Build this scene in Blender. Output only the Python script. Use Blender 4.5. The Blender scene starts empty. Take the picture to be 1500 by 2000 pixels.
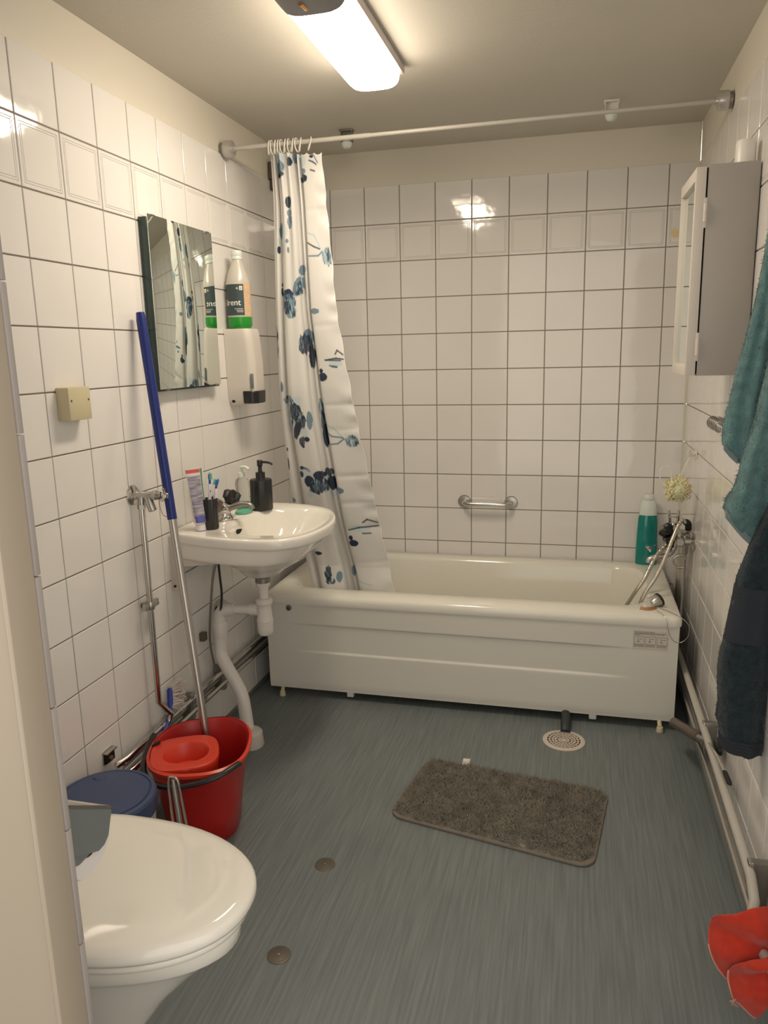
import bpy, bmesh, math, random
import numpy as np
from mathutils import Vector, Matrix, noise as mnoise
random.seed(7); np.random.seed(7)
PI = math.pi
scene = bpy.context.scene
COL = scene.collection

# ---------------------------------------------------------------- camera, world, exposure
cam_d = bpy.data.cameras.new('camera'); cam = bpy.data.objects.new('camera', cam_d); COL.objects.link(cam)
R_ = ((0.969, 0.244, -0.022), (-0.029, 0.203, 0.979), (-0.244, 0.948, -0.204))
yaw, pit, rol = 0.2515142, -0.2055833, -0.022771
f_ = Vector((-math.sin(yaw)*math.cos(pit), math.cos(yaw)*math.cos(pit), math.sin(pit)))
r_ = Vector((math.cos(yaw), math.sin(yaw), 0)); u_ = r_.cross(f_)
rr_ = math.cos(rol)*r_ + math.sin(rol)*u_; uu_ = -math.sin(rol)*r_ + math.cos(rol)*u_
mw = Matrix(((rr_.x, uu_.x, -f_.x, 1.218), (rr_.y, uu_.y, -f_.y, -3.291), (rr_.z, uu_.z, -f_.z, 1.301), (0, 0, 0, 1)))
cam.matrix_world = mw
cam_d.sensor_fit = 'HORIZONTAL'; cam_d.sensor_width = 36.0; cam_d.lens = 36.0*1482.8/1500
cam_d.clip_start = 0.02; cam_d.clip_end = 50
scene.camera = cam
w = bpy.data.worlds.new('world'); scene.world = w; w.use_nodes = True
w.node_tree.nodes['Background'].inputs[0].default_value = (1.0, 0.92, 0.82, 1)
w.node_tree.nodes['Background'].inputs[1].default_value = 0.48
vs = scene.view_settings
vs.view_transform = 'Standard'; vs.look = 'None'; vs.exposure = 1.74; vs.gamma = 1.0; vs.use_curve_mapping = False
LAMP_COLOR = (1.0, 0.86, 0.68); LAMP_STRENGTH = 13.5

# ---------------------------------------------------------------- helpers
WLOC = {}
class MB:
    def __init__(s): s.v = []; s.f = []; s.m = []
    def add(s, vs, fs, mi=0):
        o = len(s.v); s.v += [tuple(p) for p in vs]; s.f += [tuple(i+o for i in f) for f in fs]; s.m += [mi]*len(fs); return s
    def box(s, a, b, bev=0.0, mi=0, seg=2, rot=None):
        a = Vector(a); b = Vector(b); bm = bmesh.new(); bmesh.ops.create_cube(bm, size=1)
        c = (a+b)/2; d = b-a
        for v in bm.verts: v.co = Vector((v.co.x*d.x, v.co.y*d.y, v.co.z*d.z))
        if bev > 0: bmesh.ops.bevel(bm, geom=bm.edges[:], offset=bev, segments=seg, profile=.5, affect='EDGES')
        for v in bm.verts: v.co = ((rot @ v.co) if rot else v.co) + c
        bm.verts.index_update(); s.add([v.co[:] for v in bm.verts], [[v.index for v in f.verts] for f in bm.faces], mi); bm.free(); return s
    def loft(s, rings, mi=0, cap0=True, cap1=True, closed=True):
        n = len(rings[0]); vs = [p for r in rings for p in r]; fs = []
        for i in range(len(rings)-1):
            for j in range(n if closed else n-1):
                k = (j+1) % n; fs.append((i*n+j, i*n+k, (i+1)*n+k, (i+1)*n+j))
        if cap0: fs.append(tuple(range(n-1, -1, -1)))
        if cap1: fs.append(tuple((len(rings)-1)*n+j for j in range(n)))
        return s.add(vs, fs, mi)
    def tube(s, pts, r, n=12, mi=0, smooth=0, sq=None):
        P = [Vector(p) for p in pts]
        if smooth: P = spline(P, smooth)
        rs = r if isinstance(r, (list, tuple)) else [r]*len(P)
        if len(rs) != len(P):
            rs = [rs[min(len(rs)-1, int(i*(len(rs)-1)/(len(P)-1)))] for i in range(len(P))]
        t = (P[1]-P[0]).normalized(); up = Vector((0, 0, 1)) if abs(t.z) < .9 else Vector((1, 0, 0))
        nx = t.cross(up).normalized(); rings = []
        for i, p in enumerate(P):
            a = P[max(0, i-1)]; b = P[min(len(P)-1, i+1)]; t = (b-a).normalized()
            nx = (nx - t*nx.dot(t)).normalized(); ny = t.cross(nx)
            rings.append([p + rs[i]*(math.cos(2*PI*k/n)*nx + (sq or 1)*math.sin(2*PI*k/n)*ny) for k in range(n)])
        return s.loft(rings, mi)
    def cyl(s, a, b, r, r2=None, n=24, mi=0, bev=0):
        a = Vector(a); b = Vector(b); r2 = r if r2 is None else r2
        if bev:
            d = (b-a).normalized()*bev
            return s.tube([a, a+d*.3, a+d, b-d, b-d*.3, b], [r-bev, r-bev*.3, r, r2, r2-bev*.3, r2-bev], n, mi)
        return s.tube([a, b], [r, r2], n, mi)
    def lathe(s, c, prof, n=32, mi=0, sx=1, sy=1, cap0=True, cap1=True, fl=None):
        rings = []
        for r, z in prof:
            ring = []
            for k in range(n):
                a = 2*PI*k/n; q = r*(fl(a, z) if fl else 1)
                ring.append((c[0]+q*sx*math.cos(a), c[1]+q*sy*math.sin(a), c[2]+z))
            rings.append(ring)
        return s.loft(rings, mi, cap0, cap1)
    def grid(s, fn, nu, nv, mi=0, closed=False):
        vs = [fn(i/(nu-1), j/(nv-1)) for j in range(nv) for i in range(nu)]
        fs = [(j*nu+i, j*nu+i+1, (j+1)*nu+i+1, (j+1)*nu+i) for j in range(nv-1) for i in range(nu-1)]
        return s.add(vs, fs, mi)
    def build(s, name, mats, parent=None, loc=None, angle=35, label=None):
        me = bpy.data.meshes.new(name)
        base = WLOC[parent.name] if parent else (Vector(loc) if loc is not None else Vector((0, 0, 0)))
        me.from_pydata([(p[0]-base.x, p[1]-base.y, p[2]-base.z) for p in s.v], [], s.f)
        if not isinstance(mats, (list, tuple)): mats = [mats]
        for m in mats: me.materials.append(m)
        if len(mats) > 1: me.polygons.foreach_set('material_index', s.m)
        me.polygons.foreach_set('use_smooth', [True]*len(me.polygons))
        bm = bmesh.new(); bm.from_mesh(me); bmesh.ops.recalc_face_normals(bm, faces=bm.faces[:]); bm.to_mesh(me); bm.free()
        me.set_sharp_from_angle(angle=math.radians(angle)); me.update()
        o = bpy.data.objects.new(name, me); COL.objects.link(o)
        if parent: o.parent = parent
        else: o.location = base
        WLOC[o.name] = base.copy()
        if label: o['label'] = label
        return o
def spline(P, k):
    Q = [P[0]] + P + [P[-1]]; out = []
    for i in range(1, len(Q)-2):
        a, b, c, d = Q[i-1:i+3]
        for j in range(k):
            t = j/k; out.append(.5*((2*b)+(c-a)*t+(2*a-5*b+4*c-d)*t*t+(3*b-a-3*c+d)*t**3))
    out.append(P[-1]); return out
def rrect(cx, cy, hx, hy, r, z, n=8):
    out = []; r = min(r, hx-1e-5, hy-1e-5)
    for q, (sx, sy) in enumerate(((1, 1), (-1, 1), (-1, -1), (1, -1))):
        for k in range(n+1):
            a = q*PI/2 + k/n*PI/2
            out.append((cx+sx*(hx-r)+r*math.cos(a), cy+sy*(hy-r)+r*math.sin(a), z))
    return out
def thing(name, label, cat, loc, group=None):
    o = bpy.data.objects.new(name, None); COL.objects.link(o); o.location = loc; o.empty_display_size = .05
    WLOC[o.name] = Vector(loc); o['label'] = label; o['category'] = cat
    if group: o['group'] = group
    return o
def tag(o, label, cat, group=None, kind=None):
    o['label'] = label; o['category'] = cat
    if group: o['group'] = group
    if kind: o['kind'] = kind
    return o
def struct(o, label=None):
    o['kind'] = 'structure'
    if label: o['label'] = label
    return o
def text2d(txt, size):
    cu = bpy.data.curves.new('t', 'FONT'); cu.body = txt; cu.size = size; cu.resolution_u = 3
    ob = bpy.data.objects.new('t', cu); COL.objects.link(ob)
    dg = bpy.context.evaluated_depsgraph_get(); me = ob.evaluated_get(dg).to_mesh()
    v = [(p.co.x, p.co.y) for p in me.vertices]; f = [tuple(p.vertices) for p in me.polygons]
    ob.evaluated_get(dg).to_mesh_clear(); bpy.data.objects.remove(ob); bpy.data.curves.remove(cu)
    return v, f
def fuzz(mb, faces_src, n, ln, wd, rnd=.6, mi=0, down=0):
    """short tufts scattered over the faces of another builder"""
    V = [Vector(p) for p in faces_src.v]; F = faces_src.f; A = []; N = []
    for f in F:
        a, b, c = V[f[0]], V[f[1]], V[f[2]]; d = V[f[3]] if len(f) > 3 else c
        nn = (c-a).cross(d-b); A.append(nn.length/2); N.append(nn.normalized() if nn.length > 0 else Vector((0, 0, 1)))
    pr = np.array(A); pr /= pr.sum(); idx = np.random.choice(len(F), n, p=pr); R = np.random.rand(n, 6)
    vs = []; fs = []
    for q, i in enumerate(idx):
        f = F[i]; a, b, c = V[f[0]], V[f[1]], V[f[2]]; d = V[f[3]] if len(f) > 3 else c
        s, t = R[q, 0], R[q, 1]; p = (a*(1-s)+b*s)*(1-t)+(d*(1-s)+c*s)*t
        j = Vector((R[q, 2]-.5, R[q, 3]-.5, R[q, 4]-.5))*2*rnd; dr = (N[i]+j+Vector((0, 0, -down))).normalized()
        e = dr.cross(j+Vector((.1, .2, .3))).normalized()*wd; g = dr.cross(e).normalized()*wd; L = ln*(.5+R[q, 5])
        o = len(vs); vs += [p+e, p-e*.5+g*.87, p-e*.5-g*.87, p+dr*L+j*L*.3]; fs += [(o, o+1, o+3), (o+1, o+2, o+3), (o+2, o, o+3)]
    mb.add(vs, fs, mi)

# ---------------------------------------------------------------- materials
def mat(name, col, rough=.5, metal=0, bump=None, spec=None, trans=0, ior=None, sheen=0, coat=0, var=None, emit=None, est=0, sss=0):
    m = bpy.data.materials.new(name); m.use_nodes = True; nt = m.node_tree; N = nt.nodes; L = nt.links
    b = N['Principled BSDF']; b.inputs['Base Color'].default_value = (*col, 1); b.inputs['Roughness'].default_value = rough
    b.inputs['Metallic'].default_value = metal
    if spec is not None: b.inputs['Specular IOR Level'].default_value = spec
    if trans: b.inputs['Transmission Weight'].default_value = trans
    if ior: b.inputs['IOR'].default_value = ior
    if sheen: b.inputs['Sheen Weight'].default_value = sheen
    if coat: b.inputs['Coat Weight'].default_value = coat
    if sss: b.inputs['Subsurface Weight'].default_value = sss; b.inputs['Subsurface Scale'].default_value = .01
    if emit: b.inputs['Emission Color'].default_value = (*emit, 1); b.inputs['Emission Strength'].default_value = est
    tc = N.new('ShaderNodeTexCoord')
    if var:   # (scale, amount, stretch)
        mp = N.new('ShaderNodeMapping'); mp.inputs['Scale'].default_value = var[2] if len(var) > 2 else (1, 1, 1)
        n = N.new('ShaderNodeTexNoise'); n.inputs['Scale'].default_value = var[0]; n.inputs['Detail'].default_value = 5
        r = N.new('ShaderNodeValToRGB'); a = var[1]
        r.color_ramp.elements[0].position = .3; r.color_ramp.elements[1].position = .7
        r.color_ramp.elements[0].color = (*[c*(1-a) for c in col], 1); r.color_ramp.elements[1].color = (*[min(1, c*(1+a)) for c in col], 1)
        L.new(tc.outputs['Object'], mp.inputs[0]); L.new(mp.outputs[0], n.inputs['Vector']); L.new(n.outputs[0], r.inputs[0]); L.new(r.outputs[0], b.inputs['Base Color'])
    if bump:  # (scale, strength, distance)
        n = N.new('ShaderNodeTexNoise'); n.inputs['Scale'].default_value = bump[0]; n.inputs['Detail'].default_value = 3
        bp = N.new('ShaderNodeBump'); bp.inputs['Strength'].default_value = bump[1]; bp.inputs['Distance'].default_value = bump[2]
        L.new(tc.outputs['Object'], n.inputs['Vector']); L.new(n.outputs[0], bp.inputs['Height']); L.new(bp.outputs[0], b.inputs['Normal'])
    return m
M = {}
M['tile'] = mat('glazed_tile', (.80, .775, .745), .07, bump=(7, .09, .02), var=(2.2, .03))
M['grout'] = mat('grout', (.27, .235, .20), .9, bump=(300, .3, .002))
M['wallpaint'] = mat('wall_paint', (.72, .675, .58), .55, bump=(60, .15, .003))
M['ceilpaint'] = mat('ceiling_paint', (.62, .585, .51), .8, bump=(90, .15, .003), var=(1.5, .04))
M['frame'] = mat('frame_paint', (.38, .325, .255), .4)
M['tileedge'] = mat('tile_edge', (.34, .31, .295), .4)
M['ceramic'] = mat('white_porcelain', (.84, .81, .74), .06, coat=.3)
M['enamel'] = mat('tub_enamel', (.80, .78, .70), .12)
M['panel'] = mat('tub_panel_lacquer', (.74, .72, .65), .30, bump=(4, .06, .02))
M['chrome'] = mat('chrome', (.62, .60, .57), .16, metal=1)
M['steel'] = mat('brushed_steel', (.52, .50, .47), .32, metal=1, bump=(200, .1, .001))
M['rodwhite'] = mat('rod_white', (.50, .475, .43), .3)
M['flange'] = mat('flange_metal', (.55, .53, .50), .25, metal=.5)
M['oldmetal'] = mat('dull_metal', (.30, .29, .27), .42, metal=.9)
M['whiteplastic'] = mat('white_plastic', (.78, .75, .70), .35)
M['warmplastic'] = mat('warm_white_plastic', (.66, .61, .55), .4)
M['greyplastic'] = mat('grey_plastic', (.16, .18, .18), .4)
M['blackplastic'] = mat('black_plastic', (.012, .012, .014), .35)
M['blackrubber'] = mat('black_rubber', (.015, .015, .015), .7)
M['cream'] = mat('cream_plastic', (.62, .55, .36), .45)
M['red'] = mat('red_plastic', (.42, .012, .010), .32, var=(6, .08))
M['orange'] = mat('orange_red_plastic', (.62, .045, .02), .33)
M['blue'] = mat('blue_handle', (.008, .022, .17), .35)
M['binblue'] = mat('bin_blue', (.045, .068, .15), .42)
M['binwhite'] = mat('bin_white', (.55, .55, .53), .4, trans=.1)
M['mirror'] = mat('mirror_glass', (.82, .88, .83), .015, metal=1)
M['mirroredge'] = mat('mirror_edge', (.03, .055, .05), .2)
M['cabinet'] = mat('cabinet_metal', (.40, .37, .34), .45)
M['cabwhite'] = mat('cabinet_white', (.68, .63, .57), .4)
M['dark'] = mat('black_and_gap_shade', (.01, .01, .01), .9)  # black fittings, and the shade of gaps and holes put into the colour
M['paper'] = mat('paper', (.74, .70, .68), .9)
M['cardboard'] = mat('cardboard', (.10, .06, .045), .9)
M['teal'] = mat('teal_terry', (.10, .21, .215), 1, sheen=.3, bump=(260, .9, .004), var=(40, .25))
M['tealhem'] = mat('teal_hem', (.20, .26, .27), 1, bump=(260, .5, .003))
M['navy'] = mat('navy_terry', (.012, .026, .034), 1, sheen=.15, bump=(260, .9, .004), var=(60, .4))
M['navyband'] = mat('navy_band', (.022, .028, .038), .9, bump=(200, .5, .003))
M['redcloth'] = mat('red_microfibre', (.50, .032, .012), 1, sheen=.25, bump=(900, .5, .002), var=(50, .12))
M['redhem'] = mat('cloth_stitching', (.62, .30, .22), 1)
M['matpile'] = mat('mat_pile', (.215, .198, .160), 1, var=(30, .30))
M['matedge'] = mat('mat_edge', (.19, .165, .135), 1)
M['greensoap'] = mat('green_liquid', (.03, .38, .04), .15, trans=.25)
M['clearhdpe'] = mat('translucent_plastic', (.80, .76, .68), .25, trans=.35, sss=.0)
M['labelgrey'] = mat('label_grey', (.045, .07, .075), .5)
M['labelpeach'] = mat('label_peach', (.70, .48, .30), .5, var=(60, .1))
M['lettering'] = mat('white_lettering', (.85, .84, .80), .5)
M['goldlettering'] = mat('yellow_lettering', (.75, .62, .30), .5)
M['brownhandle'] = mat('brown_handle', (.115, .085, .065), .35)
M['tealsoap'] = mat('teal_shower_gel', (.0, .27, .24), .12, trans=.2, coat=.3)
M['tealdark'] = mat('teal_label', (.0, .19, .16), .3)
M['softcap'] = mat('pale_cap', (.72, .78, .72), .3)
M['puff'] = mat('yellow_net', (.92, .82, .52), .8, sss=.5)
M['glass'] = mat('clear_plastic', (.93, .96, .93), .04, trans=1.0, ior=1.25)
M['mint'] = mat('mint_soap', (.16, .55, .38), .2, trans=.2)
M['brassy'] = mat('brass', (.8, .45, .18), .3, metal=.8)
M['lampcap'] = mat('lamp_cap', (.26, .25, .26), .45)
M['lampbase'] = mat('lamp_base', (.55, .50, .50), .5)
M['diffuser'] = mat('lamp_diffuser', (.9, .9, .9), .4, emit=LAMP_COLOR, est=LAMP_STRENGTH)
_nt = M['diffuser'].node_tree; _g = _nt.nodes.new('ShaderNodeNewGeometry'); _sx = _nt.nodes.new('ShaderNodeSeparateXYZ'); _mr = _nt.nodes.new('ShaderNodeMapRange')
_mr.inputs['From Min'].default_value = 0; _mr.inputs['From Max'].default_value = -.8; _mr.inputs['To Min'].default_value = LAMP_STRENGTH*.22; _mr.inputs['To Max'].default_value = LAMP_STRENGTH   # the lamp throws most of its light downwards
_nt.links.new(_g.outputs['True Normal'], _sx.inputs[0]); _nt.links.new(_sx.outputs['Z'], _mr.inputs['Value']); _nt.links.new(_mr.outputs[0], _nt.nodes['Principled BSDF'].inputs['Emission Strength'])
M['sticker'] = mat('sticker_paper', (.64, .60, .54), .5)
M['ink'] = mat('ink', (.16, .15, .13), .6)
M['brushblue'] = mat('brush_blue', (.02, .04, .28), .4)
M['bristle'] = mat('white_bristles', (.62, .55, .52), .8)
M['floordisc'] = mat('bronze_disc', (.12, .105, .08), .45, metal=.3)
M['drainwhite'] = mat('drain_plastic', (.62, .54, .46), .4)
M['darkpipe'] = mat('dark_pipe', (.03, .035, .04), .5)
M['hose'] = mat('shower_hose', (.55, .52, .44), .25, metal=.85)
M['tube_grey'] = mat('tube_print', (.33, .31, .38), .4, var=(70, .6, (.3, .3, 2.2)))
M['tube_white'] = mat('tube_white', (.74, .66, .64), .35)
M['tube_red'] = mat('tube_red', (.62, .10, .10), .4)
M['tube_green'] = mat('tube_green', (.10, .26, .17), .4)
M['tube_blue'] = mat('tube_blue', (.10, .11, .38), .4)
M['brush_cyan'] = mat('toothbrush_blue', (.01, .14, .55), .3)
M['brush_green'] = mat('toothbrush_bristle', (.20, .62, .42), .5)
M['brush_purple'] = mat('toothbrush_purple', (.13, .05, .28), .3)
M['toothwhite'] = mat('toothbrush_white', (.78, .74, .76), .3)
M['orangecopper'] = mat('copper_braid', (.55, .28, .14), .35, metal=.6)
M['pinkstring'] = mat('pink_string', (.65, .32, .25), .8)
M['yellowsticker'] = mat('yellow_sticker', (.80, .62, .34), .6)
# vinyl floor: fine streaks running along the room
m = mat('vinyl_floor', (.092, .122, .134), .42); nt = m.node_tree; N = nt.nodes; L = nt.links; b = N['Principled BSDF']
tc = N.new('ShaderNodeTexCoord'); mp = N.new('ShaderNodeMapping'); mp.inputs['Scale'].default_value = (150, 5, 1); mp.inputs['Rotation'].default_value = (0, 0, math.radians(-1.5))
n1 = N.new('ShaderNodeTexNoise'); n1.inputs['Scale'].default_value = 1; n1.inputs['Detail'].default_value = 4
n2 = N.new('ShaderNodeTexNoise'); n2.inputs['Scale'].default_value = 2.2; n2.inputs['Detail'].default_value = 3
r1 = N.new('ShaderNodeValToRGB'); r1.color_ramp.elements[0].position = .34; r1.color_ramp.elements[1].position = .68
r1.color_ramp.elements[0].color = (.155, .178, .180, 1); r1.color_ramp.elements[1].color = (.215, .245, .245, 1)
mx = N.new('ShaderNodeMix'); mx.data_type = 'RGBA'; mx.blend_type = 'MULTIPLY'; mx.inputs['Factor'].default_value = .25
L.new(tc.outputs['Object'], mp.inputs[0]); L.new(mp.outputs[0], n1.inputs['Vector']); L.new(tc.outputs['Object'], n2.inputs['Vector'])
L.new(n1.outputs[0], r1.inputs[0]); L.new(r1.outputs[0], mx.inputs['A']); L.new(n2.outputs[0], mx.inputs['B']); L.new(mx.outputs['Result'], b.inputs['Base Color'])
bp = N.new('ShaderNodeBump'); bp.inputs['Strength'].default_value = .12; bp.inputs['Distance'].default_value = .002; L.new(n1.outputs[0], bp.inputs['Height']); L.new(bp.outputs[0], b.inputs['Normal'])
M['floor'] = m
# printed curtain fabric: print colour lives on the cloth
m = mat('curtain_fabric', (.8, .8, .8), .42, sheen=.2); nt = m.node_tree
at = nt.nodes.new('ShaderNodeAttribute'); at.attribute_name = 'print'; bb = nt.nodes['Principled BSDF']
nt.links.new(at.outputs['Color'], bb.inputs['Base Color'])
tr = nt.nodes.new('ShaderNodeBsdfTranslucent'); nt.links.new(at.outputs['Color'], tr.inputs['Color'])
ms = nt.nodes.new('ShaderNodeMixShader'); ms.inputs[0].default_value = .18; out = nt.nodes['Material Output']
nt.links.new(bb.outputs[0], ms.inputs[1]); nt.links.new(tr.outputs[0], ms.inputs[2]); nt.links.new(ms.outputs[0], out.inputs['Surface'])
M['curtain'] = m

# ---------------------------------------------------------------- room shell
W = 1.64; H = 2.127; T = .152; ZT = 1.988; YF = -2.62
def tiled(name, O, U, Nn, u0, u1, ug, backing):
    """tiled wall: O origin, U unit along the wall, Nn unit into the room; ug = u of one joint"""
    O = Vector(O); U = Vector(U); Nn = Vector(Nn); Z = Vector((0, 0, 1)); mb = MB()
    P = lambda u, z, d: O+U*u+Z*z+Nn*d
    k0 = math.floor((u0-ug)/T)-1; k1 = math.ceil((u1-ug)/T)+1; g = .0018
    for k in range(k0, k1):
        a = max(ug+k*T+g, u0); b = min(ug+(k+1)*T-g, u1)
        if b-a < .004: continue
        for r in range(0, 14):
            zt = ZT-r*T-(g if r else 0); zb = max(ZT-(r+1)*T+g, 0.0)
            if zt-zb < .004: continue
            tu = random.gauss(0, .0012); tz = random.gauss(0, .0012)
            um = (a+b)/2; zm = (zt+zb)/2
            rings = []
            prof = [(0, -.004), (0, -.0012), (.0012, 0)]
            if r == 1: prof += [(.0080, 0), (.0092, -.0020), (.0104, 0), (.0135, 0), (.0147, -.0020), (.0159, 0)]
            for ins, d in prof:
                q = []
                for (uu, zz) in ((a+ins, zb+ins), (b-ins, zb+ins), (b-ins, zt-ins), (a+ins, zt-ins)):
                    q.append(P(uu, zz, d+(uu-um)*tu+(zz-zm)*tz))
                rings.append(q)
            mb.loft(rings, 0, cap0=False)
    mb.add([P(u0, 0, -.003), P(u1, 0, -.003), P(u1, ZT, -.003), P(u0, ZT, -.003)], [(0, 1, 2, 3)], 1)
    # painted band above and the wall body behind
    c = [P(u0, 0, -.12), P(u1, 0, -.12), P(u1, H, -.12), P(u0, H, -.12), P(u0, ZT-.001, -.004), P(u1, ZT-.001, -.004), P(u1, H, -.001), P(u0, H, -.001), P(u0, 0, -.005), P(u1, 0, -.005)]
    mb.add(c, [(0, 1, 2, 3), (4, 5, 6, 7), (3, 2, 6, 7), (0, 3, 7, 4, 8), (1, 2, 6, 5, 9), (8, 9, 5, 4), (0, 1, 9, 8)], 2)
    return struct(mb.build(name, [M['tile'], M['grout'], M['wallpaint']], angle=12), backing)
tiled('wall_left', (0, 0, 0), (0, 1, 0), (1, 0, 0), YF, 0, -1.732, 'white glazed tiled left wall with painted strip above')
tiled('wall_back', (0, 0, 0), (1, 0, 0), (0, -1, 0), 0, W, .317, 'white glazed tiled back wall behind the bathtub')
tiled('wall_right', (W, 0, 0), (0, 1, 0), (-1, 0, 0), YF-.05, 0, -1.510, 'white glazed tiled right wall')
# wall with the doorway, tiled on the room side
mb = MB()
mb.box((-.12, YF-.05, 0), (.655, YF-.008, H), .0015, 0)
for r in range(14):
    zt = ZT-r*T-.0008; zb = max(0, ZT-(r+1)*T+.0008)
    for k in range(5):
        a = .663-(k+1)*T+.001; b = .663-k*T-.001
        mb.box((a if a > 0 else 0, YF-.008, zb), (b if k else .663, YF, zt), .0008, 1)
mb.box((.655, YF-.052, 0), (.6615, YF-.008, H), .002, 0)
mb.box((1.62, YF-.05, 0), (1.76, YF, H), 0, 0); mb.box((.655, YF-.05, 2.03), (1.62, YF, H), 0, 0)
struct(mb.build('wall_front', [M['frame'], M['tileedge']]), 'cream door frame edge with a strip of tile ends in the left foreground')
mb = MB().box((-.3, -4.9, -.06), (W+.3, .12, 0), 0, 0); struct(mb.build('floor', M['floor']), 'blue grey streaked vinyl floor')
mb = MB().box((-.12, YF-.05, H), (W+.12, .12, H+.1), 0, 0); struct(mb.build('ceiling', M['ceilpaint']), 'plain beige painted ceiling')
# silicone and corner trim
mb = MB().box((0.0, -.006, ZT+.001), (.006, 0, H-.001)).box((W-.006, -.005, 0), (W, 0, H)); 
struct(mb.build('trim_1', M['wallpaint']), 'narrow caulk line in the corner')

# ---------------------------------------------------------------- ceiling lamp
t = thing('ceiling_lamp', 'long glowing white lamp on the ceiling with a grey end cap', 'lamp', (.617, -1.25, H))
def lamp_ring(y, cx, hw, zb, k=1.0):
    out = []; n = 24
    for i in range(n+1):
        a = PI*i/n; c, s_ = math.cos(a), math.sin(a)
        x = cx+hw*math.copysign(abs(c)**.55, c); z = H-.026-(H-.026-zb)*abs(s_)**.62*k
        out.append((x, y, z))
    return out
ys = [(-.918, .60, .5), (-.922, .82, .74), (-.932, .93, .88), (-.95, .985, .97), (-.975, 1, 1), (-1.48, 1, 1)]
MB().loft([lamp_ring(y, .617, .076*a, 2.052, b_) for y, a, b_ in ys], 0).build('diffuser', M['diffuser'], t, angle=60)
cp = [(-1.484, 1.012, 1.02), (-1.53, 1.012, 1.02), (-1.60, .99, .99), (-1.62, .93, .9)]
cap = MB().loft([lamp_ring(y, .617, .077*a, 2.051, b_) for y, a, b_ in cp]).build('end_cap', M['lampcap'], t, angle=60)
MB().tube([(.611, -1.515, 2.0500), (.608, -1.548, 2.0500)], [.0045, .006], 12).build('indicator', M['brassy'], cap, label='small brass coloured spot')
MB().box((.536, -1.625, H-.028), (.698, -.905, H), .006).build('base_plate', M['lampbase'], t)

# ---------------------------------------------------------------- ceiling brackets
def bracket(x, y, lab, dark):
    t = thing('ceiling_bracket', lab, 'bracket', (x, y, H), 'brackets on the ceiling above the bathtub')
    mb = MB().box((x-.026, y-.012, H-.006), (x+.026, y+.02, H), .001)
    mb.box((x-.022, y-.008, H-.045), (x-.019, y+.012, H-.004)).box((x+.019, y-.008, H-.045), (x+.022, y+.012, H-.004)).box((x-.022, y+.008, H-.045), (x+.022, y+.011, H-.004))
    mb.build('clip', M['oldmetal'] if dark else M['whiteplastic'], t)
    MB().lathe((x, y+.0, H-.066), [(.001, 0), (.012, .002), (.019, .010), (.021, .020), (.016, .026), (.001, .027)], 20).build('knob', M['softcap'], t)
bracket(.345, -.33, 'small dark metal ceiling bracket with white knob, beside the curtain', True)
bracket(1.300, -.37, 'small grey ceiling bracket with white knob, near the right wall', False)

# ---------------------------------------------------------------- shower rod
t = thing('shower_curtain_rod', 'thin white metal shower rod spanning the room from wall to wall', 'curtain rod', (W/2, -.665, 2.01))
A = Vector((.002, -.684, 2.003)); B = Vector((1.638, -.63, 2.022))
MB().tube([A, A.lerp(B, .32)], 0.0080, 16).tube([A.lerp(B, .315), B], .0068, 16).build('rod', M['rodwhite'], t)
for p, s_ in ((A, 1), (B, -1)):
    x0 = 0 if s_ > 0 else W
    fl = MB().cyl((x0+s_*.010, p.y, p.z), (x0+s_*.040, p.y, p.z), .028, .028, 36, bev=.003).cyl((x0+s_*.038, p.y, p.z), (x0+s_*.048, p.y, p.z), .014, .012, 24).build('wall_flange', M['flange'], t)
    MB().cyl((x0, p.y, p.z), (x0+s_*.011, p.y, p.z), .024, .024, 28).build('wall_plate', M['oldmetal'], fl)
def lerp(a, b, t): return a+(b-a)*t
def rodp(x): k = (x-A.x)/(B.x-A.x); return A.lerp(B, k)
# small brown bracket high on the left wall behind the curtain
o = MB().box((0, -.275, 1.99), (.030, -.225, 2.055), .003).box((0, -.265, 1.95), (.018, -.24, 1.99), .002).build('wall_bracket', M['brownhandle'], loc=(0, -.25, 1.98))
tag(o, 'small brown wall bracket half hidden behind the shower curtain top', 'bracket')

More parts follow.
